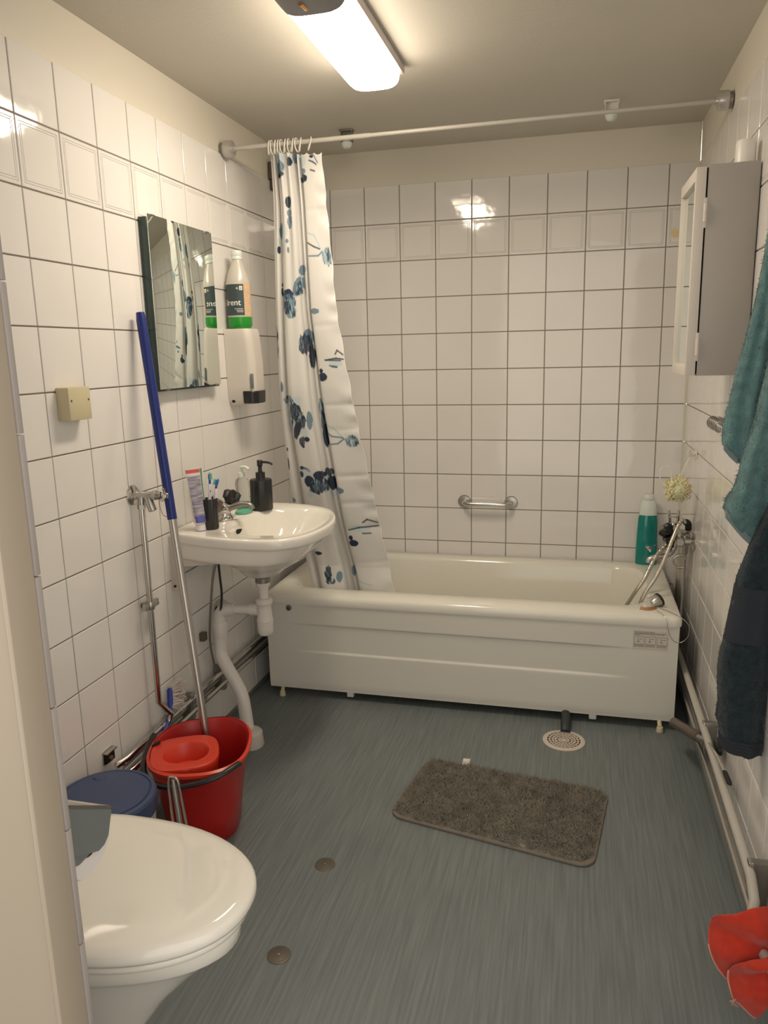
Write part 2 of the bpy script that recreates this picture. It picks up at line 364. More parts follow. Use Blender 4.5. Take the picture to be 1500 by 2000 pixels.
PRINT=[('e', 0.207, 1.963, 0.0176, 0.0176, 'L', 0, 0),
('e', 0.208, 1.932, 0.0154, 0.0176, 'M', 0, 0),
('e', 0.209, 1.908, 0.0132, 0.0088, 'D', 0, 0),
('e', 0.256, 1.963, 0.0132, 0.0154, 'M', 0, 0),
('e', 0.246, 1.944, 0.0066, 0.0132, 'D', 0, 0),
('e', 0.286, 1.949, 0.0176, 0.022, 'L', 0, 0),
('e', 0.287, 1.914, 0.011, 0.0088, 'M', 0, 0),
('e', 0.287, 1.891, 0.0154, 0.0123, 'D', 0, 0),
('e', 0.321, 1.958, 0.0066, 0.0044, 'D', 0, 0),
('e', 0.235, 1.818, 0.011, 0.0176, 'D', 0, 0),
('e', 0.237, 1.782, 0.0088, 0.011, 'M', 0, 0),
('e', 0.237, 1.752, 0.0097, 0.0176, 'M', 1, 0),
('e', 0.197, 1.727, 0.011, 0.0286, 'M', 0, 0),
('e', 0.186, 1.687, 0.0044, 0.0176, 'L', 0, 0),
('e', 0.186, 1.665, 0.0044, 0.011, 'D', 0, 0),
('e', 0.222, 1.725, 0.0053, 0.0176, 'L', 0, 0),
('e', 0.223, 1.691, 0.0053, 0.0066, 'M', 0, 0),
('e', 0.226, 1.661, 0.0035, 0.0088, 'M', 0, 0),
('e', 0.357, 1.642, 0.0132, 0.0176, 'L', 0, 0),
('e', 0.365, 1.633, 0.0154, 0.0264, 'M', 1, 0),
('e', 0.265, 1.594, 0.0154, 0.0176, 'M', 0, -40),
('e', 0.26, 1.54, 0.0176, 0.033, 'M', 0, -25),
('e', 0.263, 1.538, 0.0097, 0.0264, 'D', 1, -25),
('e', 0.19, 1.548, 0.0053, 0.0066, 'D', 0, 0),
('e', 0.187, 1.523, 0.0053, 0.0132, 'D', 0, 0),
('e', 0.219, 1.48, 0.0242, 0.0396, 'L', 0, 0),
('e', 0.216, 1.513, 0.0198, 0.0154, 'D', 0, 0),
('e', 0.219, 1.484, 0.022, 0.0264, 'M', 1, 0),
('e', 0.227, 1.451, 0.0198, 0.0176, 'M', 1, 0),
('e', 0.211, 1.468, 0.0132, 0.022, 'D', 1, 0),
('e', 0.315, 1.452, 0.0154, 0.0088, 'M', 0, 0),
('e', 0.278, 1.365, 0.0198, 0.0264, 'M', 0, 0),
('e', 0.272, 1.34, 0.0198, 0.0308, 'D', 1, 0),
('e', 0.288, 1.297, 0.0132, 0.0396, 'D', 0, 0),
('e', 0.156, 1.389, 0.0097, 0.022, 'M', 0, 0),
('e', 0.156, 1.334, 0.011, 0.0396, 'M', 1, 0),
('e', 0.165, 1.374, 0.0035, 0.0132, 'D', 0, 0),
('l', [(0.303, 1.946), (0.321, 1.941), (0.338, 1.932)], 'D', 0.002),
('l', [(0.311, 1.916), (0.332, 1.911)], 'D', 0.002),
('l', [(0.322, 1.965), (0.344, 1.937)], 'M', 0.002),
('l', [(0.284, 1.714), (0.319, 1.704), (0.344, 1.658)], 'L', 0.002),
('l', [(0.285, 1.637), (0.33, 1.637), (0.348, 1.65)], 'M', 0.002),
('l', [(0.283, 1.682), (0.313, 1.668), (0.34, 1.659)], 'D', 0.002),
('l', [(0.347, 1.283), (0.388, 1.289), (0.419, 1.284)], 'D', 0.002),
('l', [(0.364, 1.264), (0.391, 1.261)], 'D', 0.002),
('l', [(0.384, 1.303), (0.393, 1.316), (0.415, 1.299)], 'D', 0.002),
('e', 0.291, 1.273, 0.0088, 0.0176, 'D', 0, 0),
('e', 0.386, 1.271, 0.0264, 0.011, 'L', 0, 0),
('e', 0.334, 1.224, 0.0167, 0.0132, 'D', 0, 0),
('e', 0.33, 1.246, 0.0066, 0.0066, 'D', 0, 0),
('e', 0.171, 1.191, 0.0053, 0.0176, 'M', 0, 0),
('e', 0.215, 1.105, 0.0264, 0.0573, 'L', 0, -30),
('e', 0.197, 1.141, 0.0198, 0.0198, 'M', 1, 0),
('e', 0.224, 1.101, 0.022, 0.0264, 'D', 1, 0),
('e', 0.242, 1.069, 0.0198, 0.0264, 'D', 1, 0),
('e', 0.226, 1.033, 0.0132, 0.0308, 'D', 0, -20),
('e', 0.2, 1.051, 0.0066, 0.0242, 'D', 0, -30),
('e', 0.278, 1.069, 0.0088, 0.0308, 'M', 0, 0),
('e', 0.256, 1.024, 0.0154, 0.0198, 'L', 0, 0),
('e', 0.263, 1.001, 0.0097, 0.0088, 'D', 0, 0),
('e', 0.243, 0.992, 0.011, 0.0176, 'D', 1, 0),
('e', 0.313, 1.114, 0.0088, 0.0264, 'M', 1, 0),
('e', 0.32, 1.069, 0.0088, 0.0352, 'D', 1, 0),
('e', 0.325, 1.015, 0.011, 0.0396, 'D', 0, 0),
('e', 0.428, 0.993, 0.0242, 0.022, 'L', 0, 0),
('e', 0.428, 0.993, 0.022, 0.0198, 'M', 1, 0),
('e', 0.229, 0.891, 0.011, 0.0066, 'D', 0, 0),
('e', 0.25, 0.886, 0.0132, 0.0053, 'D', 0, -30),
('e', 0.247, 0.872, 0.022, 0.0176, 'L', 0, 0),
('e', 0.223, 0.867, 0.0088, 0.011, 'D', 0, 0),
('e', 0.289, 0.831, 0.0396, 0.0352, 'L', 0, 0),
('e', 0.255, 0.84, 0.0198, 0.0198, 'D', 0, 0),
('e', 0.295, 0.864, 0.0198, 0.0154, 'D', 0, 0),
('e', 0.284, 0.822, 0.0308, 0.0264, 'D', 1, 0),
('e', 0.332, 0.832, 0.0176, 0.0264, 'D', 0, 0),
('e', 0.325, 0.874, 0.0176, 0.0132, 'D', 1, 0),
('e', 0.365, 0.805, 0.0176, 0.011, 'M', 0, 0),
('e', 0.331, 0.79, 0.0132, 0.0132, 'L', 0, 0),
('e', 0.253, 0.788, 0.0132, 0.0132, 'L', 0, 0),
('e', 0.432, 0.657, 0.0396, 0.0132, 'L', 0, 0),
('e', 0.406, 0.599, 0.0176, 0.0123, 'D', 0, 0),
('e', 0.397, 0.62, 0.0079, 0.0088, 'D', 0, 0),
('e', 0.257, 0.55, 0.0154, 0.0066, 'D', 0, 0),
('e', 0.294, 0.469, 0.0132, 0.0264, 'D', 1, 0),
('e', 0.302, 0.44, 0.0176, 0.0132, 'D', 1, 0),
('e', 0.338, 0.456, 0.011, 0.0198, 'M', 0, 0),
('e', 0.387, 0.473, 0.0088, 0.0198, 'M', 0, 0),
('e', 0.169, 0.959, 0.0026, 0.0066, 'D', 0, 0),
('e', 0.168, 0.904, 0.0022, 0.022, 'D', 0, 0),
('e', 0.168, 0.76, 0.0154, 0.0088, 'M', 0, 0),
('l', [(0.345, 1.283), (0.405, 1.281)], 'D', 0.002),
('l', [(0.372, 1.26), (0.391, 1.258)], 'D', 0.002),
('l', [(0.336, 1.056), (0.369, 1.042), (0.396, 1.006)], 'L', 0.002),
('l', [(0.333, 0.979), (0.376, 0.984), (0.4, 1.002)], 'M', 0.002),
('l', [(0.335, 1.029), (0.358, 1.011), (0.396, 1.006)], 'M', 0.002),
('l', [(0.456, 0.682), (0.471, 0.694), (0.499, 0.681)], 'D', 0.002),
('l', [(0.408, 0.652), (0.442, 0.662), (0.499, 0.667)], 'D', 0.002),
('l', [(0.45, 0.639), (0.474, 0.639)], 'D', 0.002),
('l', [(0.411, 0.46), (0.435, 0.437), (0.468, 0.429)], 'L', 0.002)]

# ---------------------------------------------------------------- shower curtain
def curtain():
    NU, NZ = 420, 640
    zt = 1.985; zb = .372
    nodes = [(0.0, .010), (.03, -.002), (.075, -.004), (.10, .012), (.085, .020), (.13, .016), (.165, -.014), (.22, -.026), (.30, -.029), (.38, -.030), (.44, -.024), (.455, -.004), (.425, .012), (.48, .018), (.53, .004), (.56, .006), (.545, .016), (.585, .010), (.61, -.014), (.66, -.022), (.78, -.022), (.92, -.015), (1.0, -.008)]
    P = spline([Vector((a, b, 0)) for a, b in nodes], 10)
    P = np.array([(p.x, p.y) for p in P]); seg = np.hypot(np.diff(P[:, 0])*.30, np.diff(P[:, 1])); S = np.concatenate([[0], np.cumsum(seg)]); S /= S[-1]
    u = np.linspace(0, 1, NU); XF = np.interp(u, S, P[:, 0]); YO = np.interp(u, S, P[:, 1])
    zs = np.linspace(zt, zb, NZ)
    zk = [1.985, 1.82, 1.47, 1.107, .75, .55, .372]
    xl = [.168, .172, .160, .152, .165, .185, .212]; zr = [1.97, 1.466, 1.179, .844, .613, .426, .372]; xr = [.357, .389, .435, .482, .515, .546, .556]
    XL = np.interp(-zs, [-a for a in zk], xl); XR = np.interp(-zs, [-a for a in zr], xr)
    tz = (zt-zs)/(zt-zb)
    X = XL[:, None]+(XR-XL)[:, None]*XF[None, :]
    amp = .55+.75*tz; amp = np.minimum(amp, 1.15)
    yb = -.668+.112*np.clip((1.2-zs)/.7, 0, 1)**1.3
    Yy = yb[:, None]+amp[:, None]*YO[None, :]
    Yy += .011*np.exp(-tz*7)[:, None]*np.sin(u[None, :]*2*PI*9.5)*np.clip((.72-u)/.1, 0, 1)[None, :]
    # slow waviness of the hanging cloth, small pulls along the free hem
    Yy += .006*np.sin(zs[:, None]*7+u[None, :]*9)*(.3+tz[:, None])
    hem = np.clip((u-.88)/.12, 0, 1)[None, :]
    Yy += hem*.0035*np.sin(zs[:, None]*62+2*np.sin(zs[:, None]*17)); X += hem**2*.0018*np.sin(zs[:, None]*47+1.3)
    cre = np.clip((u-.62)/.2, 0, 1)[None, :]
    for zc, a in ((1.80, .003), (1.41, .003), (1.13, .004), (1.04, .003), (.865, .005), (.76, .004), (.66, .003), (.52, .003)):
        Yy += cre*a*.5*np.exp(-((zs[:, None]-zc-.03*(u[None, :]-.8))/.010)**2)
    Z = np.repeat(zs[:, None], NU, 1) - (.018*np.clip(u, 0, 1)[None, :])*(1-tz[:, None])
    top = np.exp(-tz*60)[:, None]; Z -= top*.006*np.abs(np.sin(u*PI*11))[None, :]
    co = np.stack([X, Yy, Z], 2).reshape(-1, 3)
    # print
    col = np.ones((NZ, NU, 3))*np.array([.72, .705, .675])
    LEN = np.hypot(np.diff(XF)*.30, np.diff(YO)*.9).sum()
    pal = {'D': (.014, .028, .058), 'M': (.10, .20, .28), 'L': (.45, .60, .66)}
    rng = np.random.RandomState(3)
    nz = rng.rand(NZ//4+2, NU//4+2)
    def up(a):
        from_i = np.linspace(0, a.shape[0]-1.001, NZ); from_j = np.linspace(0, a.shape[1]-1.001, NU)
        i = from_i.astype(int); j = from_j.astype(int); fi = (from_i-i)[:, None]; fj = (from_j-j)[None, :]
        return (a[i][:, j]*(1-fi)*(1-fj)+a[i+1][:, j]*fi*(1-fj)+a[i][:, j+1]*(1-fi)*fj+a[i+1][:, j+1]*fi*fj)
    Nz = up(nz)*.65+up(rng.rand(NZ//9+2, NU//9+2))*.35
    def front(x, z):
        W_ = np.interp(-z, [-a for a in zr], xr)-np.interp(-z, [-a for a in zk], xl); xf = (x-np.interp(-z, [-a for a in zk], xl))/W_
        d = np.abs(XF-xf)*6+YO*1.0
        return u[int(np.argmin(d))], W_
    sU = LEN
    def blend(mask, c):
        mask = np.clip(mask, 0, 1)[:, :, None]; col[:] = col*(1-mask)+np.array(c)*mask
    UU = u[None, :]; ZZ = Z
    for p in PRINT:
        if p[0] == 'e':
            _, x, z, rx, rz, c, n, ang = p; rx *= 1.02; rz *= 1.06
            u0, W_ = front(x, z); dux = (UU-u0)*sU; dx_ = X-x; dz = ZZ-z; a = math.radians(ang)
            # printed size holds along the cloth where the fold faces outwards
            du = np.where(np.abs(dux) < 2.6*rx+.012, np.sign(dx_)*np.maximum(np.abs(dx_), np.abs(dux)*.35), 9.0)
            da = du*math.cos(a)+dz*math.sin(a); db = -du*math.sin(a)+dz*math.cos(a)
            r = np.sqrt((da/max(rx, .0035))**2+(db/max(rz, .0035))**2)+(Nz-.5)*(.7 if n else .3)
            k = np.clip((1.12-r)/(.12 if c != 'L' else .3), 0, 1)*(1 if c == 'D' else .9 if c == 'M' else .6)
            blend(k*(.9 if n else 1), pal[c])
            if n:
                blend(k*np.clip((Nz-.56)*12, 0, 1)*.75, pal['L'] if c == 'M' else pal['M']); blend(k*np.clip((.42-Nz)*12, 0, 1)*.9, pal['D'])
                blend(k*np.clip((Nz-.72)*12, 0, 1)*.8, (.7, .75, .75))
        else:
            _, pts, c, wd = p
            q = [(front(x, z)[0]*sU, z) for x, z in pts]; uc = q[-1][0]
            q = [(uc+(x-pts[-1][0])*1.05, z) for x, z in pts]
            for (a0, b0), (a1, b1) in zip(q[:-1], q[1:]):
                vx, vz = a1-a0, b1-b0; L2 = vx*vx+vz*vz
                t_ = np.clip(((UU*sU-a0)*vx+(ZZ-b0)*vz)/L2, 0, 1)
                d = np.hypot(UU*sU-a0-t_*vx, ZZ-b0-t_*vz)
                blend(np.clip(1.9-d/wd, 0, 1)*.9, pal[c])
    me = bpy.data.meshes.new('shower_curtain')
    idx = np.arange(NZ*NU).reshape(NZ, NU)
    F = np.stack([idx[:-1, :-1], idx[1:, :-1], idx[1:, 1:], idx[:-1, 1:]], 2).reshape(-1, 4)
    base = Vector((.35, -.64, .372)); co = co-np.array(base)
    me.from_pydata(co.tolist(), [], F.tolist()); me.polygons.foreach_set('use_smooth', [True]*len(me.polygons))
    ca = me.color_attributes.new('print', 'FLOAT_COLOR', 'POINT'); buf = np.ones((NZ*NU, 4)); buf[:, :3] = col.reshape(-1, 3); ca.data.foreach_set('color', buf.ravel())
    me.materials.append(M['curtain']); me.update()
    o = bpy.data.objects.new('shower_curtain', me); COL.objects.link(o); o.location = base; WLOC[o.name] = base
    tag(o, 'white shower curtain printed with dark blue animals and leaves, hanging into the tub', 'shower curtain')
    # stitched hem along the free edge
    mb = MB(); k = NU-1
    pts = [tuple((co.reshape(NZ, NU, 3)[i, k]+np.array(base)).tolist()) for i in range(0, NZ, 4)]
    mb.tube(pts, .0014, 6); mb.build('hem', M['lettering'], o)
curtain()
ringx = [.172, .182, .194, .205, .216, .229, .242, .256, .270, .284, .318]
for i, x in enumerate(ringx):
    p = rodp(x); tilt = (.15, -.1, .2, .1, -.15, .25, 0, .3, -.2, .35, .5)[i]
    if i == 0:
        mb = MB(); pts = []
        for k in range(25):
            a = 2*PI*k/24; pts.append((p.x, p.y+.0135*math.sin(a), p.z-.008+.022*math.cos(a)))
        mb.tube(pts, .0021, 8); ring0 = mb.build('curtain_ring', M['whiteplastic'], loc=(p.x, p.y, p.z)); o = ring0
    else:
        o = ring0.copy(); COL.objects.link(o); o.location = p
    o.rotation_euler = (0, tilt*.5, tilt)
    tag(o, '%s white plastic curtain ring from the left, bunched on the shower rod' % ('first', 'second', 'third', 'fourth', 'fifth', 'sixth', 'seventh', 'eighth', 'ninth', 'tenth', 'last')[i], 'curtain ring', 'curtain rings on the rod')
ring_last = o; o['label'] = 'last white curtain ring, standing apart at the right end of the bunch'

# ---------------------------------------------------------------- bathtub
t = thing('bathtub', 'white enamelled bathtub with a long front panel along the back wall', 'bathtub', (.82, -.36, 0))
xa, xb, ya, yb_ = .068, 1.580, -.716, -.010
cx, cy, hx, hy = (xa+xb)/2, (ya+yb_)/2, (xb-xa)/2, (yb_-ya)/2
rings = [rrect(cx, cy, hx-.010, hy-.010, .022, .376), rrect(cx, cy, hx-.001, hy-.001, .028, .378), rrect(cx, cy, hx, hy, .028, .384), rrect(cx, cy, hx, hy, .030, .400), rrect(cx, cy, hx-.004, hy-.004, .030, .409), rrect(cx, cy, hx-.012, hy-.012, .028, .4145)]
ix, iy = .81, -.350
rings += [rrect(ix-.005, iy, .690, .266, .12, .4150, 8), rrect(ix-.005, iy, .680, .258, .12, .411, 8), rrect(ix, iy, .668, .251, .12, .396, 8), rrect(ix+.02, iy, .630, .238, .12, .25, 8), rrect(ix+.05, iy, .570, .222, .12, .12, 8), rrect(ix+.07, iy, .52, .20, .12, .07, 8), rrect(ix+.08, iy, .44, .15, .10, .055, 8)]
MB().loft(rings, 0, cap0=False).build('basin', M['enamel'], t, angle=50)
# front panel with a shallow recessed band
def sm(a, b, x): k = max(0, min(1, (x-a)/(b-a))); return k*k*(3-2*k)
zrow = sorted(set([.034+.346*i/20 for i in range(21)]+[.292+.002*i for i in range(-3, 6)]+[.190+.002*i for i in range(-4, 5)]))
xcol = [.080+1.490*i/120 for i in range(121)]
def pan(iu, iv):
    x = xcol[round(iu*120)]; z = zrow[round(iv*(len(zrow)-1))]
    zu = .298-.004*(x-.2); zl = .190-.003*(x-.2); ta = sm(.13, .36, x)*(1-sm(1.22, 1.47, x))
    d = .0048*ta*sm(zl-.005, zl+.005, z)*(1-sm(zu-.0035, zu+.0035, z))
    e = min(z-.034, .01); yo = -.711+.004*(1-sm(0, .008, z-.034))
    return (x, yo+d, z)
mb = MB().grid(pan, 121, len(zrow))
mb.box((.080, -.7075, .034), (.086, -.66, .38), .002).box((1.564, -.7075, .034), (1.570, -.66, .38), .002)
mb.box((.081, -.708, .034), (1.569, -.69, .037), 0)
panel = mb.build('front_panel', M['panel'], t, angle=60)
MB().cyl((.172, -.7105, .362), (.172, -.716, .362), .0115, .011, 24, bev=.001).build('overflow_button', M['oldmetal'], panel, label='small round grey button')
mb = MB().box((.166, -.7172, .3555), (.178, -.716, .3575)).box((.1705, -.7172, .356), (.1735, -.716, .368))
mb.build('button_mark', M['blackplastic'], panel)
st = MB().box((1.4235, -.7122, .295), (1.5365, -.7108, .361), 0, 0)
sk = st.build('instruction_sticker', M['sticker'], panel)
mb = MB(); y = -.7126
for zz, a, b_ in ((.3545, 0, .62), (.3505, .02, .98), (.3470, .0, .92), (.3435, 0, .16)):
    x = 1.427+a*.105
    while x < 1.427+b_*.105:
        d = random.uniform(.002, .006); mb.box((x, y, zz), (min(x+d, 1.532), y+.0006, zz+.0018)); x += d+.0012
for k in range(3):
    x0 = 1.4265+k*.0372; x1 = x0+.0335; z0 = .3115; z1 = .3395
    for a in ((x0, z0, x1, z0+.0008), (x0, z1-.0008, x1, z1), (x0, z0, x0+.0008, z1), (x1-.0008, z0, x1, z1)): mb.box((a[0], y, a[1]), (a[2], y+.0006, a[3]))
    mb.box((x0+.010, y, z0+.008), (x0+.020, y+.0006, z0+.0095)); mb.box((x0+.013, y, z0+.009), (x0+.0145, y+.0006, z0+.022)); mb.box((x0+.018, y, z0+.018), (x0+.027, y+.0006, z0+.0195))
    for zz in (.3085, .3055, .3025):
        x = x0
        while x < x1-.002: d = random.uniform(.0015, .004); mb.box((x, y, zz), (min(x+d, x1), y+.0006, zz+.0013)); x += d+.001
mb.build('printed_text', M['ink'], sk, label='fine print and three small drawings')
for x0, y0, x1, lab in ((.110, -.66, .130, 0), (.402, -.69, .402, 1), (1.300, -.69, 1.300, 1), (1.522, -.67, 1.524, 0)):
    mb = MB()
    if lab: mb.box((x0-.013, y0-.012, .012), (x0+.013, y0+.012, .036), .003).build('panel_clip', M['whiteplastic'], t)
    else: mb.cyl((x0, y0+.04, .07), (x1, y0-.055, .018), .0075, .0075, 12).cyl((x1, y0-.055, 0), (x1, y0-.055, .020), .0125, .0105, 20, bev=.002).build('foot', M['cream'], t)
MB().tube([(1.205, -.45, .09), (1.206, -.60, .06), (1.207, -.70, .028), (1.208, -.775, .018), (1.208, -.80, .005)], .0165, 16, smooth=5).build('waste_pipe', M['darkpipe'], t)

# ---------------------------------------------------------------- floor drain
t = thing('floor_drain', 'round off-white slotted floor drain cover in front of the tub', 'drain', (1.204, -.855, 0))
mb = MB().lathe((1.204, -.855, 0), [(.0655, 0), (.0705, 0), (.0705, .003), (.067, .0045), (.0555, .0045), (.0555, 0)], 48, cap0=False, cap1=False)
# slats: concentric arcs and radial ribs
for r0, r1 in ((.0455, .0495), (.0355, .0392), (.0252, .0288), (.0150, .0182)):
    mb.lathe((1.204, -.855, 0), [(r0, 0), (r1, 0), (r1, .0042), (r0, .0042), (r0, 0)], 40, cap0=False, cap1=False)
mb.lathe((1.204, -.855, 0), [(.0075, 0), (.0075, .0042)], 24)
for k in range(22):
    a = 2*PI*k/22; c, s_ = math.cos(a), math.sin(a); r0 = .006 if k % 2 == 0 else .026
    mb.tube([(1.204+r0*c, -.855+r0*s_, .0026), (1.204+.057*c, -.855+.057*s_, .0026)], .0017, 4)
mb.build('grate', M['drainwhite'], t)
MB().cyl((1.204, -.855, .0002), (1.204, -.855, .0008), .0655, n=40).build('drain_well', M['dark'], t)
for x, y, lab in ((.613, -1.638, 'round bronze floor disc nearer to the bath mat'), (.610, -1.951, 'round bronze floor disc nearest the toilet tip')):
    t = thing('floor_disc', lab, 'floor plug', (x, y, 0), 'bronze discs set in the floor')
    MB().lathe((x, y, 0), [(.001, .0), (.0265, 0), (.0265, .0012), (.024, .0022), (.019, .0016), (.017, .0022), (.001, .0022)], 36).build('disc', M['floordisc'], t)
    MB().cyl((x, y, .002), (x, y, .0032), .0028, n=12).build('screw', M['steel'], t)

# ---------------------------------------------------------------- bath mat
mc = [(.731, -1.385), (.775, -1.080), (1.345, -1.150), (1.292, -1.508)]
mcx = sum(p[0] for p in mc)/4; mcy = sum(p[1] for p in mc)/4
t = thing('bath_mat', 'rectangular grey brown shaggy bath mat lying on the floor', 'bath mat', (mcx, mcy, 0))
C4 = [Vector((.722, -1.400, 0)), Vector((.780, -1.072, 0)), Vector((1.342, -1.145, 0)), Vector((1.290, -1.515, 0))]
def mp_(s, t_): # s along length, t across
    a = C4[0].lerp(C4[3], s); b = C4[1].lerp(C4[2], s); return a.lerp(b, t_)
def matring(ins, z, n=8, wob=0):
    ring = []; hxx, hyy = .5-ins/.58, .5-ins/.35
    for (x, y, _) in rrect(0, 0, .5*.58-ins, .5*.35-ins, .045-ins*.5, 0, n):
        p = mp_(.5+x/.58, .5+y/.35); ring.append((p.x, p.y, z))
    return ring
MB().loft([matring(.002, .0005), matring(0, .002), matring(0, .007), matring(.004, .009)]).build('backing', M['matedge'], t)
src = MB()
def mg(a, b):
    x = (a-.5)*(.58-.02); y = (b-.5)*(.35-.02)
    # keep inside rounded corners
    ex = max(0, abs(x)-(.28-.04)); ey = max(0, abs(y)-(.165-.04)); r = math.hypot(ex, ey)
    if ex > 0 and ey > 0 and r > .038: k = .038/r; x = math.copysign(.24+ex*k, x); y = math.copysign(.125+ey*k, y)
    p = mp_(.5+x/.58, .5+y/.35)
    ed = min(.28-abs(x), .165-abs(y), .03)/.03; ed = max(0, ed)
    z = .008+.006*ed**.5+.0045*mnoise.noise(Vector((x*42, y*60, 0)))
    return (p.x, p.y, z)
src.grid(mg, 90, 56)
pm = MB(); pm.add(src.v, src.f); fuzz(pm, src, 20000, .0105, .0019, 1.3)
o = pm.build('pile', M['matpile'], t, angle=180); o['kind'] = 'stuff'
a = mp_(.215, 1.0)
mb = MB(); rg = []
for k, (dy, z) in enumerate(((-.012, .007), (.004, .010), (.018, .019), (.024, .014), (.016, .004), (0, .004))):
    rg.append((dy, z))
mb.grid(lambda i, j: (a.x-.010+.022*i+rg[round(j*5)][0]*.12, a.y+rg[round(j*5)][0], rg[round(j*5)][1]), 3, 6)
mb.build('care_tag', M['sticker'], t)

# ---------------------------------------------------------------- washbasin
t = thing('washbasin', 'white porcelain washbasin hung on the left wall', 'washbasin', (.0, -1.02, .60))
def radial(pts, c, n, z):
    P = [Vector((a, b, 0)) for a, b in pts]; P = spline(P+[P[0]], 6) if True else P; out = []
    for k in range(n):
        a = 2*PI*k/n; d = Vector((math.cos(a), math.sin(a), 0)); best = None
        for i in range(len(P)-1):
            p, q = P[i]-c, P[i+1]-c; e = q-p; den = d.x*e.y-d.y*e.x
            if abs(den) < 1e-12: continue
            s_ = (p.x*e.y-p.y*e.x)/den; u2 = (p.x*d.y-p.y*d.x)/den
            if s_ > 0 and -1e-6 <= u2 <= 1+1e-6: best = s_ if best is None else max(best, s_)
        out.append((c.x+d.x*(best or .01), c.y+d.y*(best or .01), z))
    return out
OUT = [(.003, -1.20), (.003, -1.10), (.003, -.95), (.003, -.80), (.008, -.762), (.06, -.748), (.15, -.738), (.25, -.748), (.34, -.785), (.405, -.845), (.448, -.94), (.466, -1.03), (.464, -1.12), (.448, -1.20), (.412, -1.262), (.35, -1.296), (.25, -1.300), (.15, -1.285), (.07, -1.262), (.008, -1.240)]
bc = Vector((.26, -1.03, 0)); n = 96
base_ring = radial(OUT, bc, n, 0)
def sc(k, z, kx=None): return [(max(.003, bc.x+(p[0]-bc.x)*((kx or k) if p[0] > bc.x else 1)), bc.y+(p[1]-bc.y)*(k if p[1] < bc.y else (1+k)/2-.5*(1-(kx or k))*.6), z) for p in base_ring]
def ell(cx, cy, rx, ry, z, p=2.0):
    out = []
    for k in range(n):
        a = 2*PI*k/n; c, s_ = math.cos(a), math.sin(a); r = (abs(c)**p+abs(s_)**p)**(-1/p); out.append((cx+rx*r*c, cy+ry*r*s_, z))
    return out
rings = [ell(.205, -1.02, .034, .034, .582), ell(.206, -1.02, .050, .050, .586), ell(.208, -1.02, .064, .066, .594), ell(.212, -1.02, .078, .085, .610), ell(.222, -1.022, .098, .118, .628), ell(.235, -1.028, .125, .160, .650), ell(.242, -1.03, .138, .190, .672), ell(.245, -1.03, .150, .208, .686, 2.3), sc(.93, .690, .70), sc(.95, .692, .73), sc(.962, .700, .78), sc(.972, .718, .86), sc(.978, .737, .94), sc(.984, .743, .965), sc(.997, .7455, .995), sc(1, .750), sc(1, .766), sc(.995, .772), sc(.982, .7755), sc(.965, .7755)]
bowl = [(.285, .152, .208, .7745, 2.5), (.285, .148, .203, .771, 2.5), (.284, .142, .197, .762, 2.45), (.280, .130, .180, .735, 2.3), (.270, .108, .148, .695, 2.1), (.250, .075, .10, .655, 2), (.225, .035, .04, .632, 2), (.215, .012, .014, .628, 2)]
rings += [ell(cx, -1.028, rx, ry, z, p) for cx, rx, ry, z, p in bowl]
MB().loft(rings).build('bowl', M['ceramic'], t, angle=55)
mb = MB()
ov = []
for k in range(16):
    a = 2*PI*k/16; ov.append((.1555+.004*math.sin(a), -1.062+.017*math.cos(a), .7415+.009*math.sin(a)))
mb.loft([ov, [(x-.012, y, z-.002) for x, y, z in ov]]); mb.build('overflow_hole', M['dark'], t)
MB().lathe((.215, -1.028, .628), [(.001, .004), (.018, .004), (.022, .002), (.022, 0)], 24).build('drain_flange', M['chrome'], t)
# wall brackets under the basin
for y0 in (-1.235, -.80):
    mb = MB(); pr = [(0, .762), (.030, .762), (.030, .700), (.17, .696), (.17, .682), (.045, .668), (.026, .60), (.018, .585), (0, .585)]
    mb.loft([[(x, y0-.008, z) for x, z in pr], [(x, y0+.008, z) for x, z in pr]]); br = mb.build('wall_bracket', M['warmplastic'], t)
    MB().cyl((.012, y0-.012, .603), (.012, y0-.007, .603), .004, n=10).build('screw', M['dark'], br)

# tap
t2 = thing('basin_tap', 'chrome basin mixer tap with dark star shaped knobs and a black spout', 'tap', (.098, -1.045, .7755))
MB().lathe((.098, -1.045, .7755), [(.026, 0), (.027, .006), (.021, .014), (.019, .030), (.022, .040), (.019, .052), (.008, .058), (.001, .058)], 28).tube([(.098, -1.085, .812), (.098, -1.005, .812)], .016, 20).build('tap_body', M['chrome'], t2)
MB().tube([(.10, -1.043, .806), (.125, -1.042, .818), (.16, -1.040, .829), (.188, -1.038, .826), (.196, -1.0375, .812)], [.0125, .0125, .011, .0105, .0095], 16, smooth=5, sq=.8).build('spout', M['oldmetal'], t2, label='dark curved spout')
def star(a, b, r, mb, m=5):
    a = Vector(a); b = Vector(b); d = (b-a).normalized(); nx = d.cross(Vector((1, 0, .2))).normalized(); ny = d.cross(nx); rg = []
    for tt, k in ((0, .55), (.25, .75), (.35, 1), (.85, 1.05), (1, .8)):
        p = a.lerp(b, tt); rg.append([p+(nx*math.cos(q)+ny*math.sin(q))*r*k*(1+.22*math.cos(m*q)*(tt > .2)) for q in [2*PI*i/40 for i in range(40)]])
    mb.loft(rg)
mb = MB(); star((.096, -1.078, .822), (.086, -1.112, .842), .024, mb); mb.build('knob', M['brownhandle'], t2)
mb = MB(); star((.100, -1.012, .822), (.104, -.985, .858), .024, mb); mb.build('knob', M['blackplastic'], t2)

